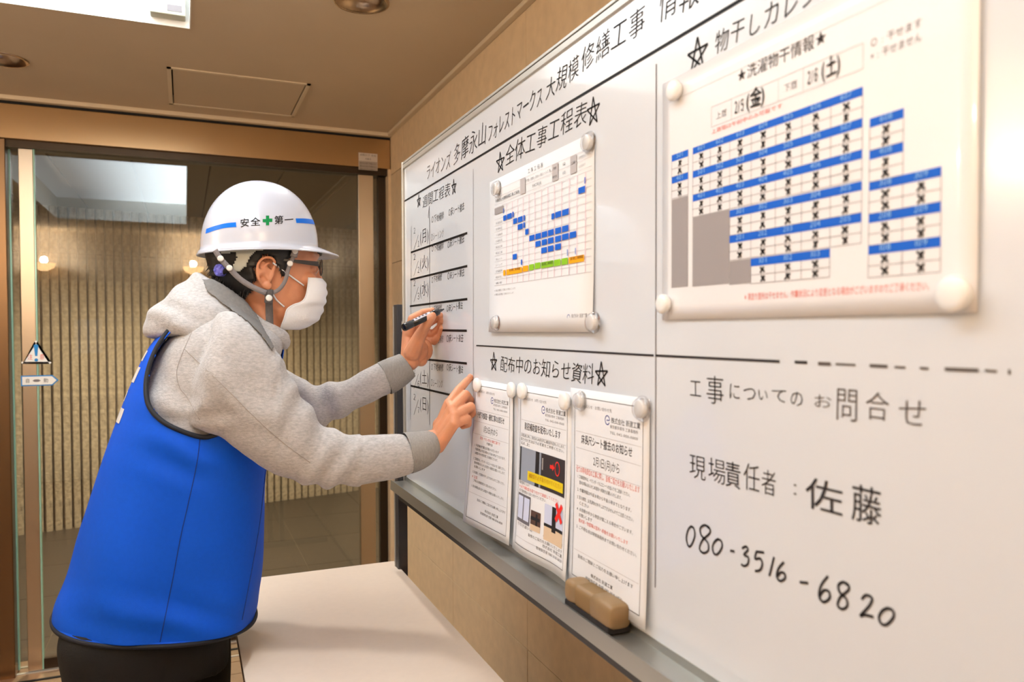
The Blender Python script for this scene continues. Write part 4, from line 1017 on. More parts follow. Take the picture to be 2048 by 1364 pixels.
# eyes and brows
for s in (-1, 1):
    c = hw(620, 540, PY)+Vector((-.0022, s*.031, 0))
    MB().sphere(c, .0113).obj('eyeball', mat('eye_white', (226, 220, 214), .2), per, True)
    MB().sphere(c+Vector((.0065, 0, 0)), (.0056, .0056, .0056)).obj('iris', mat('iris_brown', (30, 20, 16), .15), per, True)
    bp_ = [hw(638, 511, PY)+Vector((.001, s*.016, 0)), hw(636, 508, PY)+Vector((.001, s*.03, .0)), hw(627, 509, PY)+Vector((.002, s*.048, 0))]
    MB().tube([bp_[0], bp_[1], bp_[2]], [.003, .0042, .002], 8).obj('eyebrow', M_hair, per, True)

# ---------------- hair
hp = [(396, 470), (408, 528), (428, 558), (462, 586), (486, 596), (506, 584), (511, 552), (515, 527), (526, 511), (540, 510), (551, 520), (557, 545), (566, 556), (574, 540), (580, 515), (594, 488), (600, 380), (380, 380)]
hb = MB(); hr = resamp([ringpx((b-5, y-2), (f_+1, y-2), PY, w+.0055, 72, 2.15) for b, f_, y, w in headR[:15]], 4)
n = 72; vs = [p for r in hr for p in r]; keep = []
def near_px(P): return proj((P.x, PY-abs(P.y-PY), P.z))
for i in range(len(hr)-1):
    for j in range(n):
        q = (i*n+j, i*n+(j+1) % n, (i+1)*n+(j+1) % n, (i+1)*n+j)
        c = sum((vs[k] for k in q), Vector())/4; x, y = near_px(c)
        jx = 5*mnoise.noise(c*90); 
        if y < 500 and x < 585 or inpoly(x+jx, y+jx*1.2, hp): keep.append(q)
for k in range(len(vs)):
    v = vs[k]; d = Vector((v.x-.165, v.y-PY, 0)); 
    if d.length: vs[k] = v+d.normalized()*(.0022*mnoise.noise(Vector((math.atan2(d.y, d.x)*14, v.z*12, 0)))+.0012*mnoise.noise(v*220))
hb.add(vs, keep)
hair = hb.obj('hair', M_hair, per, True, solid=.004)
hairTree = bvh_mb(hb)
# loose tufts along the nape and side
tf = MB(); rnd = random.Random(3)
for k in range(420):
    t = rnd.random()
    e = [(409, 506), (414, 532), (430, 556), (452, 576), (482, 592), (504, 582), (511, 555), (516, 530), (530, 512), (548, 516), (557, 540), (568, 552), (577, 530)]
    u = t*(len(e)-1.001); i = int(u); fx = u-i; px = e[i][0]+(e[i+1][0]-e[i][0])*fx+rnd.uniform(-7, 3); py = e[i][1]+(e[i+1][1]-e[i][1])*fx+rnd.uniform(-16, -2)
    p = cast(hairTree, px, py, .001)
    if p is None: continue
    dirv = Vector((rnd.uniform(-.25, .35)-(.4 if px < 450 else 0), rnd.uniform(-.25, .05), -1)).normalized(); Ln = rnd.uniform(.010, .019)*(1.0 if px < 500 else .55)
    for sgn in (0, 1):
        P = p if sgn == 0 else Vector((p.x, 2*PY-p.y, p.z)); dv = dirv if sgn == 0 else Vector((dirv.x, -dirv.y, dirv.z))
        tf.tube([P-dv*.006, P+dv*Ln*.5+Vector((0, 0, 0)), P+dv*Ln+Vector((-.002, 0, 0))], [.0011, .0008, .0002], 4)
tf.obj('hair_tufts', M_hair, hair, kind='stuff')

# ---------------- hoodie (torso, both sleeves in one surface)
hd_ = MB()
TR = [((150, 1195), (478, 1195), .163), ((172, 1080), (488, 1080), .166), ((205, 960), (502, 965), .168), ((245, 850), (520, 865), .172), ((285, 760), (538, 790), .176), ((318, 700), (552, 735), .172), ((356, 655), (560, 704), .176), ((405, 624), (563, 684), .150), ((440, 603), (560, 672), .080)]
hd_.loft(resamp([ringpx(b, f_, PY, w, 40, 2.3) for b, f_, w in TR], 3))
hd_.sphere(W(500, 692, 1.66), (.065, .07, .042))
NS = [((430, 650), (365, 800), 1.66, .07), ((432, 630), (378, 848), 1.60, .085), ((462, 622), (398, 856), 1.565, .080), ((512, 650), (432, 868), 1.55, .075), ((553, 700), (468, 893), 1.54, .071), ((583, 755), (506, 922), 1.53, .066), ((607, 795), (545, 945), 1.525, .061), ((632, 832), (585, 962), 1.52, .056),
      ((662, 858), (630, 972), 1.515, .052), ((697, 866), (680, 973), 1.512, .049), ((745, 870), (738, 968), 1.51, .047), ((790, 868), (796, 955), 1.508, .044), ((812, 868), (828, 943), 1.506, .041)]
hd_.loft(resamp([ringpx(a, b, Y, w, 32, 2.1) for a, b, Y, w in NS], 3))
FS = [((470, 680), (440, 820), 1.86, .07), ((520, 700), (490, 840), 1.92, .075), ((572, 736), (560, 858), 1.925, .066), ((612, 762), (614, 858), 1.90, .056), ((652, 768), (662, 845), 1.87, .048), ((697, 757), (722, 815), 1.85, .042), ((740, 733), (765, 795), 1.83, .039), ((757, 724), (784, 786), 1.82, .037)]
hd_.loft(resamp([ringpx(a, b, Y, w, 32, 2.1) for a, b, Y, w in FS], 3))
hm_ = remesh(hd_, .0045, 16)
# folds
def fold(P):
    x, y = proj(P); near = P.y < 1.66; d = 0
    n1 = mnoise.noise(Vector((P.x*9, P.y*9, P.z*9)))
    if near and x > 540:       # forearm and elbow rings
        e = math.exp(-((x-655)/60)**2); ph = (x*.9+(y-900)*.55); d += (.0045*e+.0016)*math.sin(ph/ (9.0 if x < 720 else 13)+n1*3)*(.4+.6*max(0, n1+.5))
    if near and x <= 560:      # long diagonals from the arm pit along the upper arm
        ph = ((y-720)*.8-(x-430)*.6); d += .0040*math.sin(ph/17+n1*3)*math.exp(-((y-790)/95)**2)
        d += .0045*math.sin((y+x*.3)/11+n1*3)*math.exp(-((y-845)/30)**2)*math.exp(-((x-400)/70)**2)
    if not near and x > 560:
        d += .0042*math.sin((x*.8-y*.35)/8+n1*3)*(math.exp(-((x-640)/45)**2)+.25)
    d += .0018*mnoise.noise(P*22)+.0007*mnoise.noise(P*60)
    return d
nrm = [v.normal.copy() for v in hm_.vertices]
for v, nn in zip(hm_.vertices, nrm): v.co = v.co+nn*fold(v.co)
hm_.update()
hoodie = link(hm_, 'hoodie', M_hood, per, True)
hoodTree = bvh_of(hm_)
def cuff(name, rs):
    rr = resamp([ringpx(a, b, Y, w, 64, 2.1) for a, b, Y, w in rs], 4)
    out = []
    for i, r in enumerate(rr):
        c = sum(r, Vector())/len(r); out.append([c+(p-c)*(1+(.012 if k % 2 else -.012)) for k, p in enumerate(r)])
    c = sum(rr[-1], Vector())/len(rr[-1]); inn = [[c+(p-c)*.86 for p in rr[-1]], [c+(p-c)*.8-(rr[-1][0]-rr[-3][0])*1.2 for p in rr[-1]]]
    return MB().loft(out+inn, False).obj(name, M_rib, hoodie, True, label='darker ribbed cuff')
cuff('cuff', [((808, 866), (822, 946), 1.506, .041), ((826, 864), (838, 940), 1.506, .040), ((848, 862), (856, 930), 1.505, .037), ((862, 862), (870, 916), 1.505, .031), ((867, 864), (876, 906), 1.505, .0265)])
cuff('cuff', [((755, 726), (782, 788), 1.822, .037), ((768, 720), (797, 780), 1.815, .036), ((786, 713), (816, 766), 1.808, .033), ((799, 708), (829, 753), 1.802, .028)])
# sleeve seams
def seam(pts, trees, m, par, r=.0008, off=.0002, name='seam'):
    P = [cast(trees, x, y, off, 1.6) for x, y in dense(pts, 6)]
    return MB().tube(P, r, 5).obj(name, m, par, True)
M_hs = mat('hoodie_seam', (160, 152, 146), .95)
seam([(398, 636), (372, 690), (354, 740), (360, 775), (375, 795), (400, 840)], [hoodTree], M_hs, hoodie)
seam([(368, 697), (440, 765), (505, 830), (560, 880), (620, 925)], [hoodTree], M_hs, hoodie)

# hood lying on the back: swept round the neck, profile folds over a rim
def hood_profile(t):     # t = 0 throat ... 1 nape ; returns list of (forward/back distance along sweep radius, z) via measured px at nape
    nape = [(470, 622), (452, 596), (425, 572), (404, 552), (390, 547), (366, 562), (342, 580), (318, 601), (296, 624), (285, 650), (290, 670), (312, 676), (345, 660), (390, 634)]
    side = [(.058, 670), (.059, 660), (.061, 651), (.064, 645), (.068, 641), (.073, 639), (.079, 640), (.086, 644), (.093, 651), (.097, 660), (.095, 671), (.086, 679), (.076, 680), (.066, 677)]
    return nape, side
c0 = W(520, 640, PY)
hood = MB(); rings = []; NT = 28
nape, side = hood_profile(0)
for i in range(NT+1):
    th = -math.radians(138)+math.radians(276)*i/NT           # 0 = nape (towards -X)
    wgt = max(0, math.cos(th))**1.15 if abs(th) < math.pi/2 else 0
    fr = max(0, -math.cos(th))
    ring = []
    for (a, b) in zip(nape, side):
        Pn = W(a[0], a[1], PY); Ps = W(520, b[1], PY)
        # side profile offsets measured from the neck centre line
        nd = c0.x-Pn.x; nz = Pn.z; sd = b[0]; sz = Ps.z
        d = nd*wgt+sd*(1-wgt); z = nz*wgt+sz*(1-wgt)
        if fr: d = d*(1-.26*fr); z = z-.036*fr
        bulge = 1+.10*math.sin(th*2)**2
        yl = d*math.sin(th)*(.92 if wgt > 0 else 1)*bulge
        ring.append(Vector((c0.x-d*math.cos(th), PY+yl, z+.004*mnoise.noise(Vector((th*2, d*20, 1))))))
    rings.append(ring)
hood.loft(rings, True)
hdm = remesh(hood, .004, 6)
hnr = [v.normal.copy() for v in hdm.vertices]
for v, nn in zip(hdm.vertices, hnr):
    v.co = v.co+nn*(.003*mnoise.noise(v.co*16)+.0025*math.sin(v.co.x*70+v.co.z*95+3*mnoise.noise(v.co*9)))
hdm.update(); hoodo = link(hdm, 'hood', M_hood, hoodie, True)
hoodT2 = bvh_of(hdm)
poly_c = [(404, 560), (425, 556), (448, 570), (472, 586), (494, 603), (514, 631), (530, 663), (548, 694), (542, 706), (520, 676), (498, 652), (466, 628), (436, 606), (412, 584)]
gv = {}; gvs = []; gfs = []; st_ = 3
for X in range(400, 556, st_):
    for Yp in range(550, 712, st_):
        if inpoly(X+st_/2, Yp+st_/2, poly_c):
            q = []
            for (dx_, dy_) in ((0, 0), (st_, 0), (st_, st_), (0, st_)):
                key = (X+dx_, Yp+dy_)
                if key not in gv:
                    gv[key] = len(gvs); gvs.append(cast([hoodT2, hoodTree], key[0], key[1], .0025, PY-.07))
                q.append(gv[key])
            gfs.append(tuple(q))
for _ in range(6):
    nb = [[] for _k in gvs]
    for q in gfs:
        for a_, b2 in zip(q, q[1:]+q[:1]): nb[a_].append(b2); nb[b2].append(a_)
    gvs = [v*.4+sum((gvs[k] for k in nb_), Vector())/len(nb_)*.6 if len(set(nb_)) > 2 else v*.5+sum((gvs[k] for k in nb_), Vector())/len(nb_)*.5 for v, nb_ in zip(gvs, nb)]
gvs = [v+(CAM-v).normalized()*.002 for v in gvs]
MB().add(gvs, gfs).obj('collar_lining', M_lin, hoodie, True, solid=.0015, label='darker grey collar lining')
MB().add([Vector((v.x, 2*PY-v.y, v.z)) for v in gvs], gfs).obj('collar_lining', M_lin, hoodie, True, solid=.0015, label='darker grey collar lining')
# zip collar flap with dark edge at the throat
cf = MB(); A = [(541, 668), (563, 664), (565, 672), (556, 712), (546, 708)]
P = [W(x, y, PY-.028) for x, y in A]; Q = [W(x, y, PY-.008) for x, y in A]
cf.add([tuple(p) for p in P+Q], [(0, 1, 2, 3, 4), (9, 8, 7, 6, 5)]+[(i, (i+1) % 5+0, (i+1) % 5+5, i+5) for i in range(5)])

# ---------------- vest
VR = [((108, 1228), (510, 1218), .196), ((112, 1200), (513, 1196), .197), ((132, 1140), (519, 1140), .196), ((152, 1070), (524, 1060), .194), ((172, 1010), (528, 990), .193), ((203, 925), (533, 925), .194), ((232, 845), (540, 865), .195), ((262, 768), (549, 800), .195), ((296, 698), (559, 745), .188), ((332, 655), (564, 708), .180), ((375, 628), (566, 690), .155), ((412, 610), (566, 676), .120)]
vr = resamp([ringpx(b, f_, PY, w, 220, 2.35) for b, f_, w in VR], 13)
def vfold(P):
    x, y = proj(P); d = 0; n1 = mnoise.noise(P*6)
    near = P.y < PY
    d += .0052*math.sin((x*.55+y*.10)/18+n1*2.5)*max(0, min(1, (y-930)/250))      # long vertical hangs
    d += .0062*math.sin((y-x*.42)/13+n1*3)*math.exp(-((y-880)/75)**2)*math.exp(-((x-385)/80)**2)
    d += .0048*math.sin((y-x*.25)/15+n1*3)*math.exp(-((y-1235)/50)**2)*math.exp(-((x-330)/150)**2)
    d += .006*mnoise.noise(P*7)*max(0, min(1, (y-800)/200))
    return d
n = 220; vs = []; 
for i, r in enumerate(vr):
    for j, p in enumerate(r):
        c = Vector(((r[0].x+r[n//2].x)/2, PY, p.z)); d = (p-c); 
        vs.append(p+(d.normalized()*vfold(p) if i > 3 else Vector()))
full = MB(); full.v = [tuple(v) for v in vs]
quads = [(i*n+j, i*n+(j+1) % n, (i+1)*n+(j+1) % n, (i+1)*n+j) for i in range(len(vr)-1) for j in range(n)]
full.f = quads; vtree = bvh_mb(full)
arm = [(440, 611), (400, 622), (352, 648), (318, 690), (299, 735), (293, 775), (299, 812), (322, 840), (355, 859), (402, 874), (430, 869), (456, 857), (520, 836), (566, 790), (590, 700), (575, 640), (500, 615)]
keep = []
for q in quads:
    c = sum((vs[k] for k in q), Vector())/4; x, y = proj((c.x, PY-abs(c.y-PY), c.z))
    if abs(c.y-PY) > .05 and inpoly(x, y, arm): continue
    keep.append(q)
vm = MB(); vm.v = full.v; vm.f = keep
vest = vm.obj('vest', M_vest, per, True, solid=-.002)
armc = [p for p in arm[1:12]]
P = [cast([vtree, hoodTree] if x < 415 else [vtree], x, y, .0015, 1.58) for x, y in dense(armc, 8)]
# keep the piping on the outer surface, smoothed
for _ in range(3): P = [P[0]]+[(P[i-1]+P[i]*2+P[i+1])/4 for i in range(1, len(P)-1)]+[P[-1]]
MB().tube(P, .0047, 8).obj('armhole_piping', M_pipe, vest, True)
MB().tube([Vector((p.x, 2*PY-p.y, p.z)) for p in P], .0047, 8).obj('armhole_piping', M_pipe, vest, True)
MB().tube([vs[j] for j in range(n)], .0045, 8, closed=True).obj('hem_piping', M_pipe, vest, True)
P = [cast([vtree], x, y, .0003, 1.55) for x, y in dense([(400, 878), (393, 930), (378, 1000), (362, 1070), (347, 1150), (331, 1230), (320, 1284)], 8)]
P = [p for p in P if p]; MB().tube(P, .0009, 5).obj('side_seam', M_seam, vest, True)
P = [cast([vtree], x, y, .0003, 1.68) for x, y in dense([(531, 940), (520, 1040), (505, 1130), (484, 1240)], 8)]
P = [p for p in P if p]; MB().tube(P, .0010, 5).obj('front_seam', M_seam, vest, True)
# back print, only its edge is in sight
for (z0_, z1_, y0_, y1_) in ((1.362, 1.342, -.06, .05), (1.330, 1.300, -.075, .03), (1.282, 1.262, -.05, .06), (1.250, 1.222, -.085, -.02)):
    m1 = MB(); G = []
    for i in range(5):
        for j in range(9):
            h_ = vtree.ray_cast(Vector((-2, PY+y0_+(y1_-y0_)*j/8, z0_+(z1_-z0_)*i/4)), Vector((1, 0, 0)))
            G.append(h_[0]+Vector((-.0008, 0, 0)) if h_[0] is not None else Vector((-.2, PY, z0_)))
    m1.add(G, [(i*9+j, i*9+j+1, (i+1)*9+j+1, (i+1)*9+j) for i in range(4) for j in range(8)])
    m1.obj('back_print', M_magw, vest, label='white print on the back of the vest')
# collar of the vest
cb_ = MB(); cp = [(560, 664), (566, 668), (566, 680), (558, 700), (549, 716)]
col = MB(); out = [W(x, y, PY-.035) for x, y in ((538, 668), (561, 664), (565, 676), (556, 704), (548, 716), (536, 690))]; inn = [p+Vector((-.002, .05, 0)) for p in out]
nn_ = len(out); col.add([tuple(p) for p in out+inn], [tuple(range(nn_)), tuple(range(2*nn_-1, nn_-1, -1))]+[(i, i+nn_, (i+1) % nn_+nn_, (i+1) % nn_) for i in range(nn_)])
col.obj('collar_flap', M_rib, hoodie, bevel=.002)
MB().tube([W(x, y, PY-.034) for x, y in ((562, 662), (568, 668), (567, 680), (558, 706), (549, 720))], .0042, 8).obj('collar_piping', M_pipe, vest, True)

# ---------------- trousers and shoes
tr = MB()
hz0 = W(300, 1225, PY).z
def leg(cx_, Y, fx):
    zs_ = [.84, .80, .72, .60, .50, .30, .10, .06]; ws = [.105, .115, .105, .095, .085, .072, .062, .066]
    rr = []
    for z, w_ in zip(zs_, ws):
        t = (.84-z)/.78; x = cx_+(fx-cx_)*t+.02*math.sin(t*math.pi)
        rr.append([Vector((x+w_*1.05*math.cos(a), Y+w_*.9*math.sin(a), z)) for a in [2*math.pi*k/28 for k in range(28)]])
    tr.loft(resamp(rr, 3))
bk = W(128, 1270, PY).x; ft = W(460, 1300, PY).x
leg(bk+.118, PY-.085, -.17); leg(ft-.115, PY+.085, -.02)
tr.loft(resamp([ringpx((190, 1170), (440, 1170), PY, .145, 36), ringpx((150, 1236), (458, 1232), PY, .165, 36), ringpx((150, 1310), (458, 1310), PY, .165, 36)], 4))
trm = remesh(tr, .007, 5)
tn = [v.normal.copy() for v in trm.vertices]
for v, q in zip(trm.vertices, tn): v.co = v.co+q*.004*mnoise.noise(Vector((v.co.x*14, v.co.y*14, v.co.z*7)))
trm.update(); link(trm, 'trousers', M_pants, per, True)
for X, Y in ((-.17, PY-.085), (-.02, PY+.085)):
    rr = []
    for t, w_, h_ in ((-.075, .022, .05), (-.065, .034, .085), (-.03, .038, .095), (.03, .040, .085), (.08, .044, .065), (.13, .046, .050), (.17, .040, .042), (.195, .024, .032)):
        rr.append([Vector((X+t, Y+w_*math.copysign(abs(math.cos(a))**.7, math.cos(a)), h_/2+h_/2*math.copysign(abs(math.sin(a))**.7, math.sin(a)))) for a in [2*math.pi*k/20 for k in range(20)]])
    MB().loft(rr).obj('shoe', M_shoe, per, True)

# ================================================================ MARKER
tip = W(888, 618, 1.758); tip.x = min(tip.x, XB-.001); butt = W(808, 655, 1.700)
ax = (butt-tip).normalized(); Lm = (butt-tip).length
mk = empty('marker_pen', tip, 'black marker pen held by the far hand with its tip on the whiteboard', 'pen')
tot = Lm
MB().disc(tip, ax, 0, 0, 20, [(.0008, 0), (.0016, .001), (.0019, .006)]).obj('nib', M_felt, mk, True)
MB().disc(tip, ax, 0, 0, 28, [(.0024, .005), (.0034, .010), (.0042, .018), (.0078, .021), (.0082, .030), (.0082, .046)]).obj('grip', M_black if False else mat('marker_black', (16, 15, 17), .25, coat=.3), mk, True)
MB().disc(tip, ax, 0, 0, 32, [(.0080, .045), (.0086, .047), (.0086, tot-.024)]).obj('barrel', _M['marker_black'], mk, True)
ml = MB(); u_ = (CAM-tip).cross(ax).normalized(); v_ = ax.cross(u_)
e1 = (Vector((0, 0, 1))-ax*ax.z).normalized(); vc = (CAM-tip); vc = vc-ax*vc.dot(ax); e2 = (vc-e1*vc.dot(e1)).normalized()
for a0, a1, s0, s1, mm, nm_ in ((-.5, .95, .050, tot-.030, mat('marker_label', (206, 200, 210), .4), 'label_band'),):
    seg = 12; vs2 = []
    for k in range(seg+1):
        a = a0+(a1-a0)*k/seg; nr = e1*math.cos(a)+e2*math.sin(a)
        vs2 += [tip+ax*s0+nr*.0089, tip+ax*s1+nr*.0089]
    MB().add(vs2, [(2*k, 2*k+1, 2*k+3, 2*k+2) for k in range(seg)]).obj(nm_, mm, mk, True)
for k in range(5):
    a = .35; nr = e1*math.cos(a)+e2*math.sin(a); s_ = .060+k*.011
    MB().box((0, 0, 0), (0, 0, 0)) if False else None
    tg = e2*math.cos(a)-e1*math.sin(a); P0 = tip+ax*s_+nr*.0091
    MB().add([P0-tg*.002, P0+ax*.006-tg*.002, P0+ax*.006+tg*.002, P0+tg*.002], [(0, 1, 2, 3)]).obj('label_print', M_print, mk)
MB().disc(tip+ax*(tot-.025), ax, 0, 0, 32, [(.0086, 0), (.0092, .001), (.0092, .022), (.0086, .025), (.004, .026)]).obj('end_cap', _M['marker_black'], mk, True)

# ================================================================ FACE MASK
fm = empty('face_mask', hw(610, 600, PY), 'white pleated face mask covering nose and mouth', 'mask')
rows_ = [(559, 609, 645, .062), (566, 608, 649, .066), (580, 606, 652, .069), (596, 602, 651, .071), (606, 594, 649, .071), (612, 578, 647, .071), (620, 567, 645, .069), (632, 563, 641, .067), (642, 560, 633, .063), (652, 557, 619, .056), (659, 556, 598, .046)]
mr_ = []
NM = 44
for (y, xs, xf, w_) in [tuple(r) for r in dense(rows_, 4)]:
    a = W(xs, y, PY); b = W(xf, y, PY); ring = []
    for k in range(NM+1):
        t = -math.pi/2+math.pi*k/NM
        X = a.x+(b.x-a.x)*max(0, math.cos(t))**.8; Yv = PY+w_*math.sin(t)
        pl = .0016*math.sin((a.z-1.40)*2*math.pi/.020)*abs(math.cos(t))**.4
        edge = abs(math.sin(t))**6
        X += pl
        ring.append(Vector((X, Yv, a.z)))
    mr_.append(ring)
mm_ = MB().loft(mr_, False, False); mtree = bvh_mb(mm_)
mm_.obj('mask_panel', M_mask, fm, True, solid=.0009)
for s, rr in ((-1, 0), (1, NM)): MB().tube([r[rr] for r in mr_], .0016, 6).obj('side_seam', M_mask, fm, True)
MB().tube(mr_[1], .0013, 6).obj('nose_wire', M_mask, fm, True)
def cord(pts, name, m, par, r=.0019):
    P = [cast([bodyTree, hairTree], x, y, .0028, 1.68) for x, y in dense(pts, 6)]
    MB().tube(P, r, 6).obj(name, m, par, True); MB().tube([Vector((p.x, 2*PY-p.y, p.z)) for p in P], r, 6).obj(name, m, par, True)
cord([(546, 525), (562, 538), (580, 552), (606, 571)], 'ear_loop', M_mask, fm)
cord([(545, 587), (552, 598), (560, 606), (568, 613)], 'ear_loop', M_mask, fm)

# ================================================================ GLASSES
gl_ = empty('eyeglasses', hw(636, 535, PY), 'black framed eyeglasses under the hard hat brim', 'glasses')
for s in (-1, 1):
    a = W(543, 517, PY-.081); b = W(578, 521, PY-.0815); c = W(637, 528, PY-.070)
    for q_ in (a, b, c): q_.y = PY+s*abs(q_.y-PY)
    MB().loft([[p+Vector((0, dy, dz)) for dy, dz in ((-.0012, -.0018*k_), (-.0012, .0018*k_), (.0012, .0018*k_), (.0012, -.0018*k_))] for p, k_ in ((a, .8), (b, 1.5), ((b+c)/2, 2.3), (c, 2.8))]).obj('temple_arm', M_frame, gl_, bevel=.0004)
    P = []
    for k in range(24):
        t = 2*math.pi*k/24; cy_ = math.copysign(abs(math.cos(t))**.7, math.cos(t)); sz = math.copysign(abs(math.sin(t))**.7, math.sin(t))
        P.append(hw(639, 538, PY)+Vector((-.0045*(cy_*s*.5+.5) , s*.036+.028*cy_, .0165*sz)))
    MB().tube(P, .0014, 6, closed=True).obj('rim', M_frame, gl_, True)
    MB().add(P, [tuple(range(24))]).obj('lens', M_lens, gl_)
    MB().tube([hw(637, 545, PY)+Vector((-.002, s*.009, .004)), hw(634, 549, PY)+Vector((-.006, s*.010, -.004)), hw(634, 552, PY)+Vector((-.005, s*.010, -.007))], .0008, 6).obj('nose_pad_arm', M_alul, gl_, True)
MB().tube([hw(639, 534, PY)+Vector((0, -.009, 0)), hw(640, 532, PY)+Vector((.001, 0, .001)), hw(639, 534, PY)+Vector((0, .009, 0))], .0014, 6).obj('bridge', M_frame, gl_, True)

# ================================================================ HARD HAT
hh = empty('hard_hat', hw(521, 490, PY), 'white hard hat with blue stripes, green cross and black safety lettering', 'helmet')
c = W(521, 492, PY); ax_ = (W(638, 492, PY).x-W(404, 492, PY).x)/2; hz = W(521, 363, PY).z-c.z; by = .112
zb0 = c.z
def rimz(t):      # lower edge of the shell: a little higher at the front
    return .006*math.cos(t)
NH = 96
def shell_pt(t, e, k=1.0):
    ce = math.cos(e)**.94; se = math.sin(e)
    x = c.x+ax_*k*ce*math.cos(t); y = PY+by*k*ce*math.sin(t); z = zb0+hz*k*se+rimz(t)*(1-se)
    return Vector((x, y, z))
sr = []
for i in range(22):
    e = math.pi/2*(1-i/21); e = min(e, math.pi/2-.02)
    sr.append([shell_pt(2*math.pi*j/NH, e) for j in range(NH)])
def rim_pt(t, o, dz): 
    p = shell_pt(t, 0); d = Vector((math.cos(t)/ax_, math.sin(t)/by, 0)).normalized(); return p+d*o+Vector((0, 0, dz))
cosp = lambda t: max(0, math.cos(t))**2.2
sr.append([rim_pt(2*math.pi*j/NH, .0012, -.007) for j in range(NH)])
sr.append([rim_pt(2*math.pi*j/NH, .0045+.012*cosp(2*math.pi*j/NH), -.010-.002*cosp(2*math.pi*j/NH)) for j in range(NH)])
sr.append([rim_pt(2*math.pi*j/NH, .0062+.030*cosp(2*math.pi*j/NH), -.014-.006*cosp(2*math.pi*j/NH)) for j in range(NH)])
sr.append([rim_pt(2*math.pi*j/NH, .0065+.0375*cosp(2*math.pi*j/NH), -.0175-.007*cosp(2*math.pi*j/NH)) for j in range(NH)])
sh = MB().loft(sr, False); sh.f.append(tuple(range(NH)))
shTree = bvh_mb(sh)
sh.obj('shell', M_helm, hh, True, solid=-.0026)
MB().tube([rim_pt(2*math.pi*j/NH, .0068+.0378*cosp(2*math.pi*j/NH), -.0178-.007*cosp(2*math.pi*j/NH)) for j in range(NH)], .0019, 6, closed=True).obj('rim_bead', M_helm, hh, True)
# stripes and lettering follow the shell
def onshell(px, py, off=.0006): return cast(shTree, px, py, off, PY)
def stripe(tops, bots):
    m1 = MB(); T_ = dense(tops, 6); B_ = dense(bots, 6); vs2 = []
    for a, b in zip(T_, B_): vs2 += [onshell(a[0], a[1]), onshell((a[0]+b[0])/2, (a[1]+b[1])/2), onshell(b[0], b[1])]
    k = len(T_); m1.add(vs2, [f_ for i in range(k-1) for f_ in ((3*i, 3*i+1, 3*i+4, 3*i+3), (3*i+1, 3*i+2, 3*i+5, 3*i+4))])
    return m1.obj('blue_stripe', M_stripe, hh, True)
stripe([(413, 458), (430, 452), (450, 447), (472, 444.5)], [(411.5, 467.5), (430, 461), (450, 456), (473, 454)])
stripe([(591, 437), (605, 437), (618, 438), (626, 440)], [(592.5, 446), (605, 446.5), (618, 447.5), (629, 449)])
def sf(A, B):
    dx, dy = B[0]-A[0], B[1]-A[1]
    return lambda u, v: onshell(A[0]+dx*u-dy*v*0, A[1]+dy*u-v, .0007)
m1 = MB()
for ch_, A, B, h in (('安', (480, 454.5), (499, 452.5), 17), ('全', (501, 452), (521, 451), 17), ('第', (548, 448.5), (567, 447), 17), ('一', (568, 448), (587, 446.5), 17)):
    vs2, fs2, adv = glyph(ch_, .012); g_ = sf(A, B); m1 = MB()
    m1.add([g_(v[0], (v[1]+.06)*h/.95) for v in vs2], fs2); m1.obj('lettering', M_ink, hh)
m1 = MB(); cx_, cy_ = 535, 441; a_, b_ = 3.2, 9.6
for (x0_, y0_, x1_, y1_) in ((cx_-a_, cy_-b_, cx_+a_, cy_+b_), (cx_-b_, cy_-a_+.5, cx_-a_, cy_+a_+.5), (cx_+a_, cy_-a_-.5, cx_+b_, cy_+a_-.5)):
    m1.add([onshell(x0_, y0_), onshell(x1_, y0_), onshell(x1_, y1_), onshell(x0_, y1_)], [(0, 1, 2, 3)])
m1.obj('green_cross', M_cross, hh)
# inner harness plate round the head
hrn = MB(); top = [(428, 496), (450, 493), (480, 492), (520, 489), (560, 487), (592, 484)]; bot = [(430, 503), (452, 512), (470, 542), (492, 532), (512, 503), (560, 493), (592, 490)]
big = MB(); big.loft(resamp([ringpx((b-11, y-4), (f_+2, y-4), PY, w+.0175, 72, 2.15) for b, f_, y, w in headR[:14]], 3)); bigT = bvh_mb(big)
poly = [(440, 490), (430, 498), (446, 507), (472, 504), (474, 514), (463, 540), (478, 543), (492, 533), (500, 512), (512, 502), (545, 496), (590, 491), (592, 478), (440, 480)]
gv = {}; gvs = []; gfs = []
step = 3
for X in range(424, 600, step):
    for Yp in range(474, 552, step):
        if inpoly(X+step/2, Yp+step/2, poly):
            q = []
            for (dx_, dy_) in ((0, 0), (step, 0), (step, step), (0, step)):
                key = (X+dx_, Yp+dy_)
                if key not in gv:
                    p = cast(bigT, key[0], key[1], 0, PY-.08); gv[key] = len(gvs); gvs.append(p)
                q.append(gv[key])
            gfs.append(tuple(q))
MB().add(gvs, gfs).obj('harness', M_harn, hh, True, solid=.0014)
MB().add([Vector((p.x, 2*PY-p.y, p.z)) for p in gvs], gfs).obj('harness', M_harn, hh, True, solid=.0014)
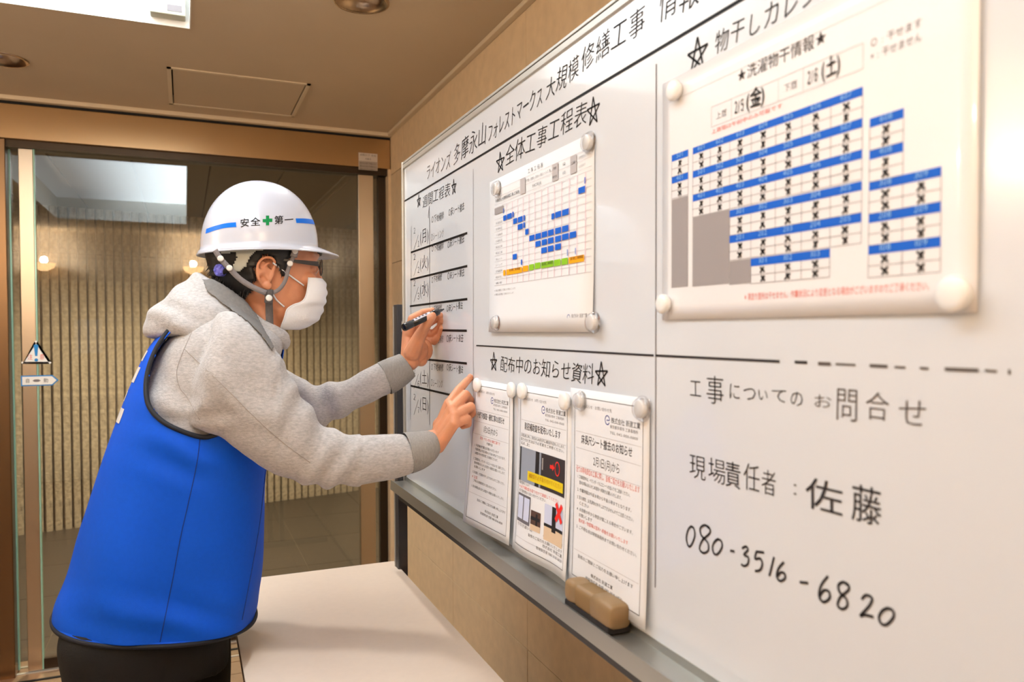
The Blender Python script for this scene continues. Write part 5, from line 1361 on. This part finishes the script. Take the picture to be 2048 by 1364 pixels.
# straps: ribbons laid over the head
def ribbon(pts, wid, m, name, off=.0035, trees=None, off2=None, mirror=True, wy=None):
    D_ = dense(pts, 5); trees = trees or [bodyTree, hairTree]; L_ = []; R_ = []
    for i, p in enumerate(D_):
        q0 = D_[max(i-1, 0)]; q1 = D_[min(i+1, len(D_)-1)]; dx_, dy_ = q1[0]-q0[0], q1[1]-q0[1]; l = math.hypot(dx_, dy_)
        nx, ny = -dy_/l*wid/2, dx_/l*wid/2
        cpt = cast(trees, p[0], p[1], off, PY-.08)
        if wy is not None: cpt.y = min(cpt.y, wy); 
        e1 = W(p[0]+nx, p[1]+ny, cpt.y); e2 = W(p[0]-nx, p[1]-ny, cpt.y); base = W(p[0], p[1], cpt.y)
        L_.append(e1); R_.append(e2)
    for arr in (L_, R_):
        ysm = [p.y for p in arr]
        for _ in range(6): ysm = [ysm[0]]+[(ysm[i-1]+2*ysm[i]+ysm[i+1])/4 for i in range(1, len(ysm)-1)]+[ysm[-1]]
        for p, yv in zip(arr, ysm): p.y = yv-.001
    vs2 = [p for ab in zip(L_, R_) for p in ab]; k = len(L_)
    fs2 = [(2*i, 2*i+1, 2*i+3, 2*i+2) for i in range(k-1)]
    MB().add(vs2, fs2).obj(name, m, hh, True, solid=.0012)
    if mirror: MB().add([Vector((p.x, 2*PY-p.y, p.z)) for p in vs2], fs2).obj(name, m, hh, True, solid=.0012)
ribbon([(430, 500), (440, 516), (458, 536), (480, 558), (505, 574), (532, 586)], 11, M_strap, 'strap', wy=PY-.0975)
ribbon([(592, 482), (590, 505), (583, 522), (576, 540), (571, 560), (560, 577), (546, 586)], 8, M_strap, 'strap', wy=PY-.089)
ribbon([(588, 481), (590, 500), (587, 514)], 14, M_strap, 'strap_loop', wy=PY-.092)
ribbon([(538, 582), (538, 605), (539, 635), (540, 667)], 15, M_strapd, 'chin_strap', wy=PY-.074)
ribbon([(538, 579), (538, 592), (537, 606)], 17, M_strapd, 'strap_keeper', off=.006, wy=PY-.093)
def rivet(px, py, r):
    p = cast([bodyTree, hairTree, bigT], px, py, .004, PY-.083); p.y = min(p.y, PY-(.0985 if px < 470 else .092 if px != 538 else .0945))-.001; p = W(px, py, p.y)
    MB().disc(p, (0, -1, 0), r, 0, 20, [(r, 0), (r*.95, .0014), (r*.6, .002), (.0002, .0021)]).obj('rivet', M_rivet, hh, True)
for px, py in ((441, 517), (459, 536), (590, 502), (580, 527), (538, 596)): rivet(px, py, .0062 if px != 538 else .0068)
# rear ratchet knob
kc = W(441, 541, PY-.045)
MB().disc(kc+Vector((-.004, -.010, 0)), Vector((-.75, -.65, 0)), .013, 0, 24, [(.013*(1 if k_ else .92), d_) for k_, d_ in ((1, -.014), (1, -.002), (0, .002))]).obj('adjuster_knob', M_knob, hh, True)
for k_ in range(5):
    a = k_*2*math.pi/5; q = kc+Vector((-.004, -.010, 0)); n_ = Vector((-.75, -.65, 0)).normalized(); u_ = n_.cross(Vector((0, 0, 1))).normalized(); v_ = Vector((0, 0, 1))
    MB().sphere(q+n_*.001+u_*.009*math.cos(a)+v_*.009*math.sin(a), .0036, 10, 6).obj('knob_grip', M_knob, hh, True)
MB().tube([W(424, 548, PY-.02), W(440, 548, PY-.05), W(462, 536, PY-.075)], .0055, 8).obj('nape_band', M_black, hh, True)
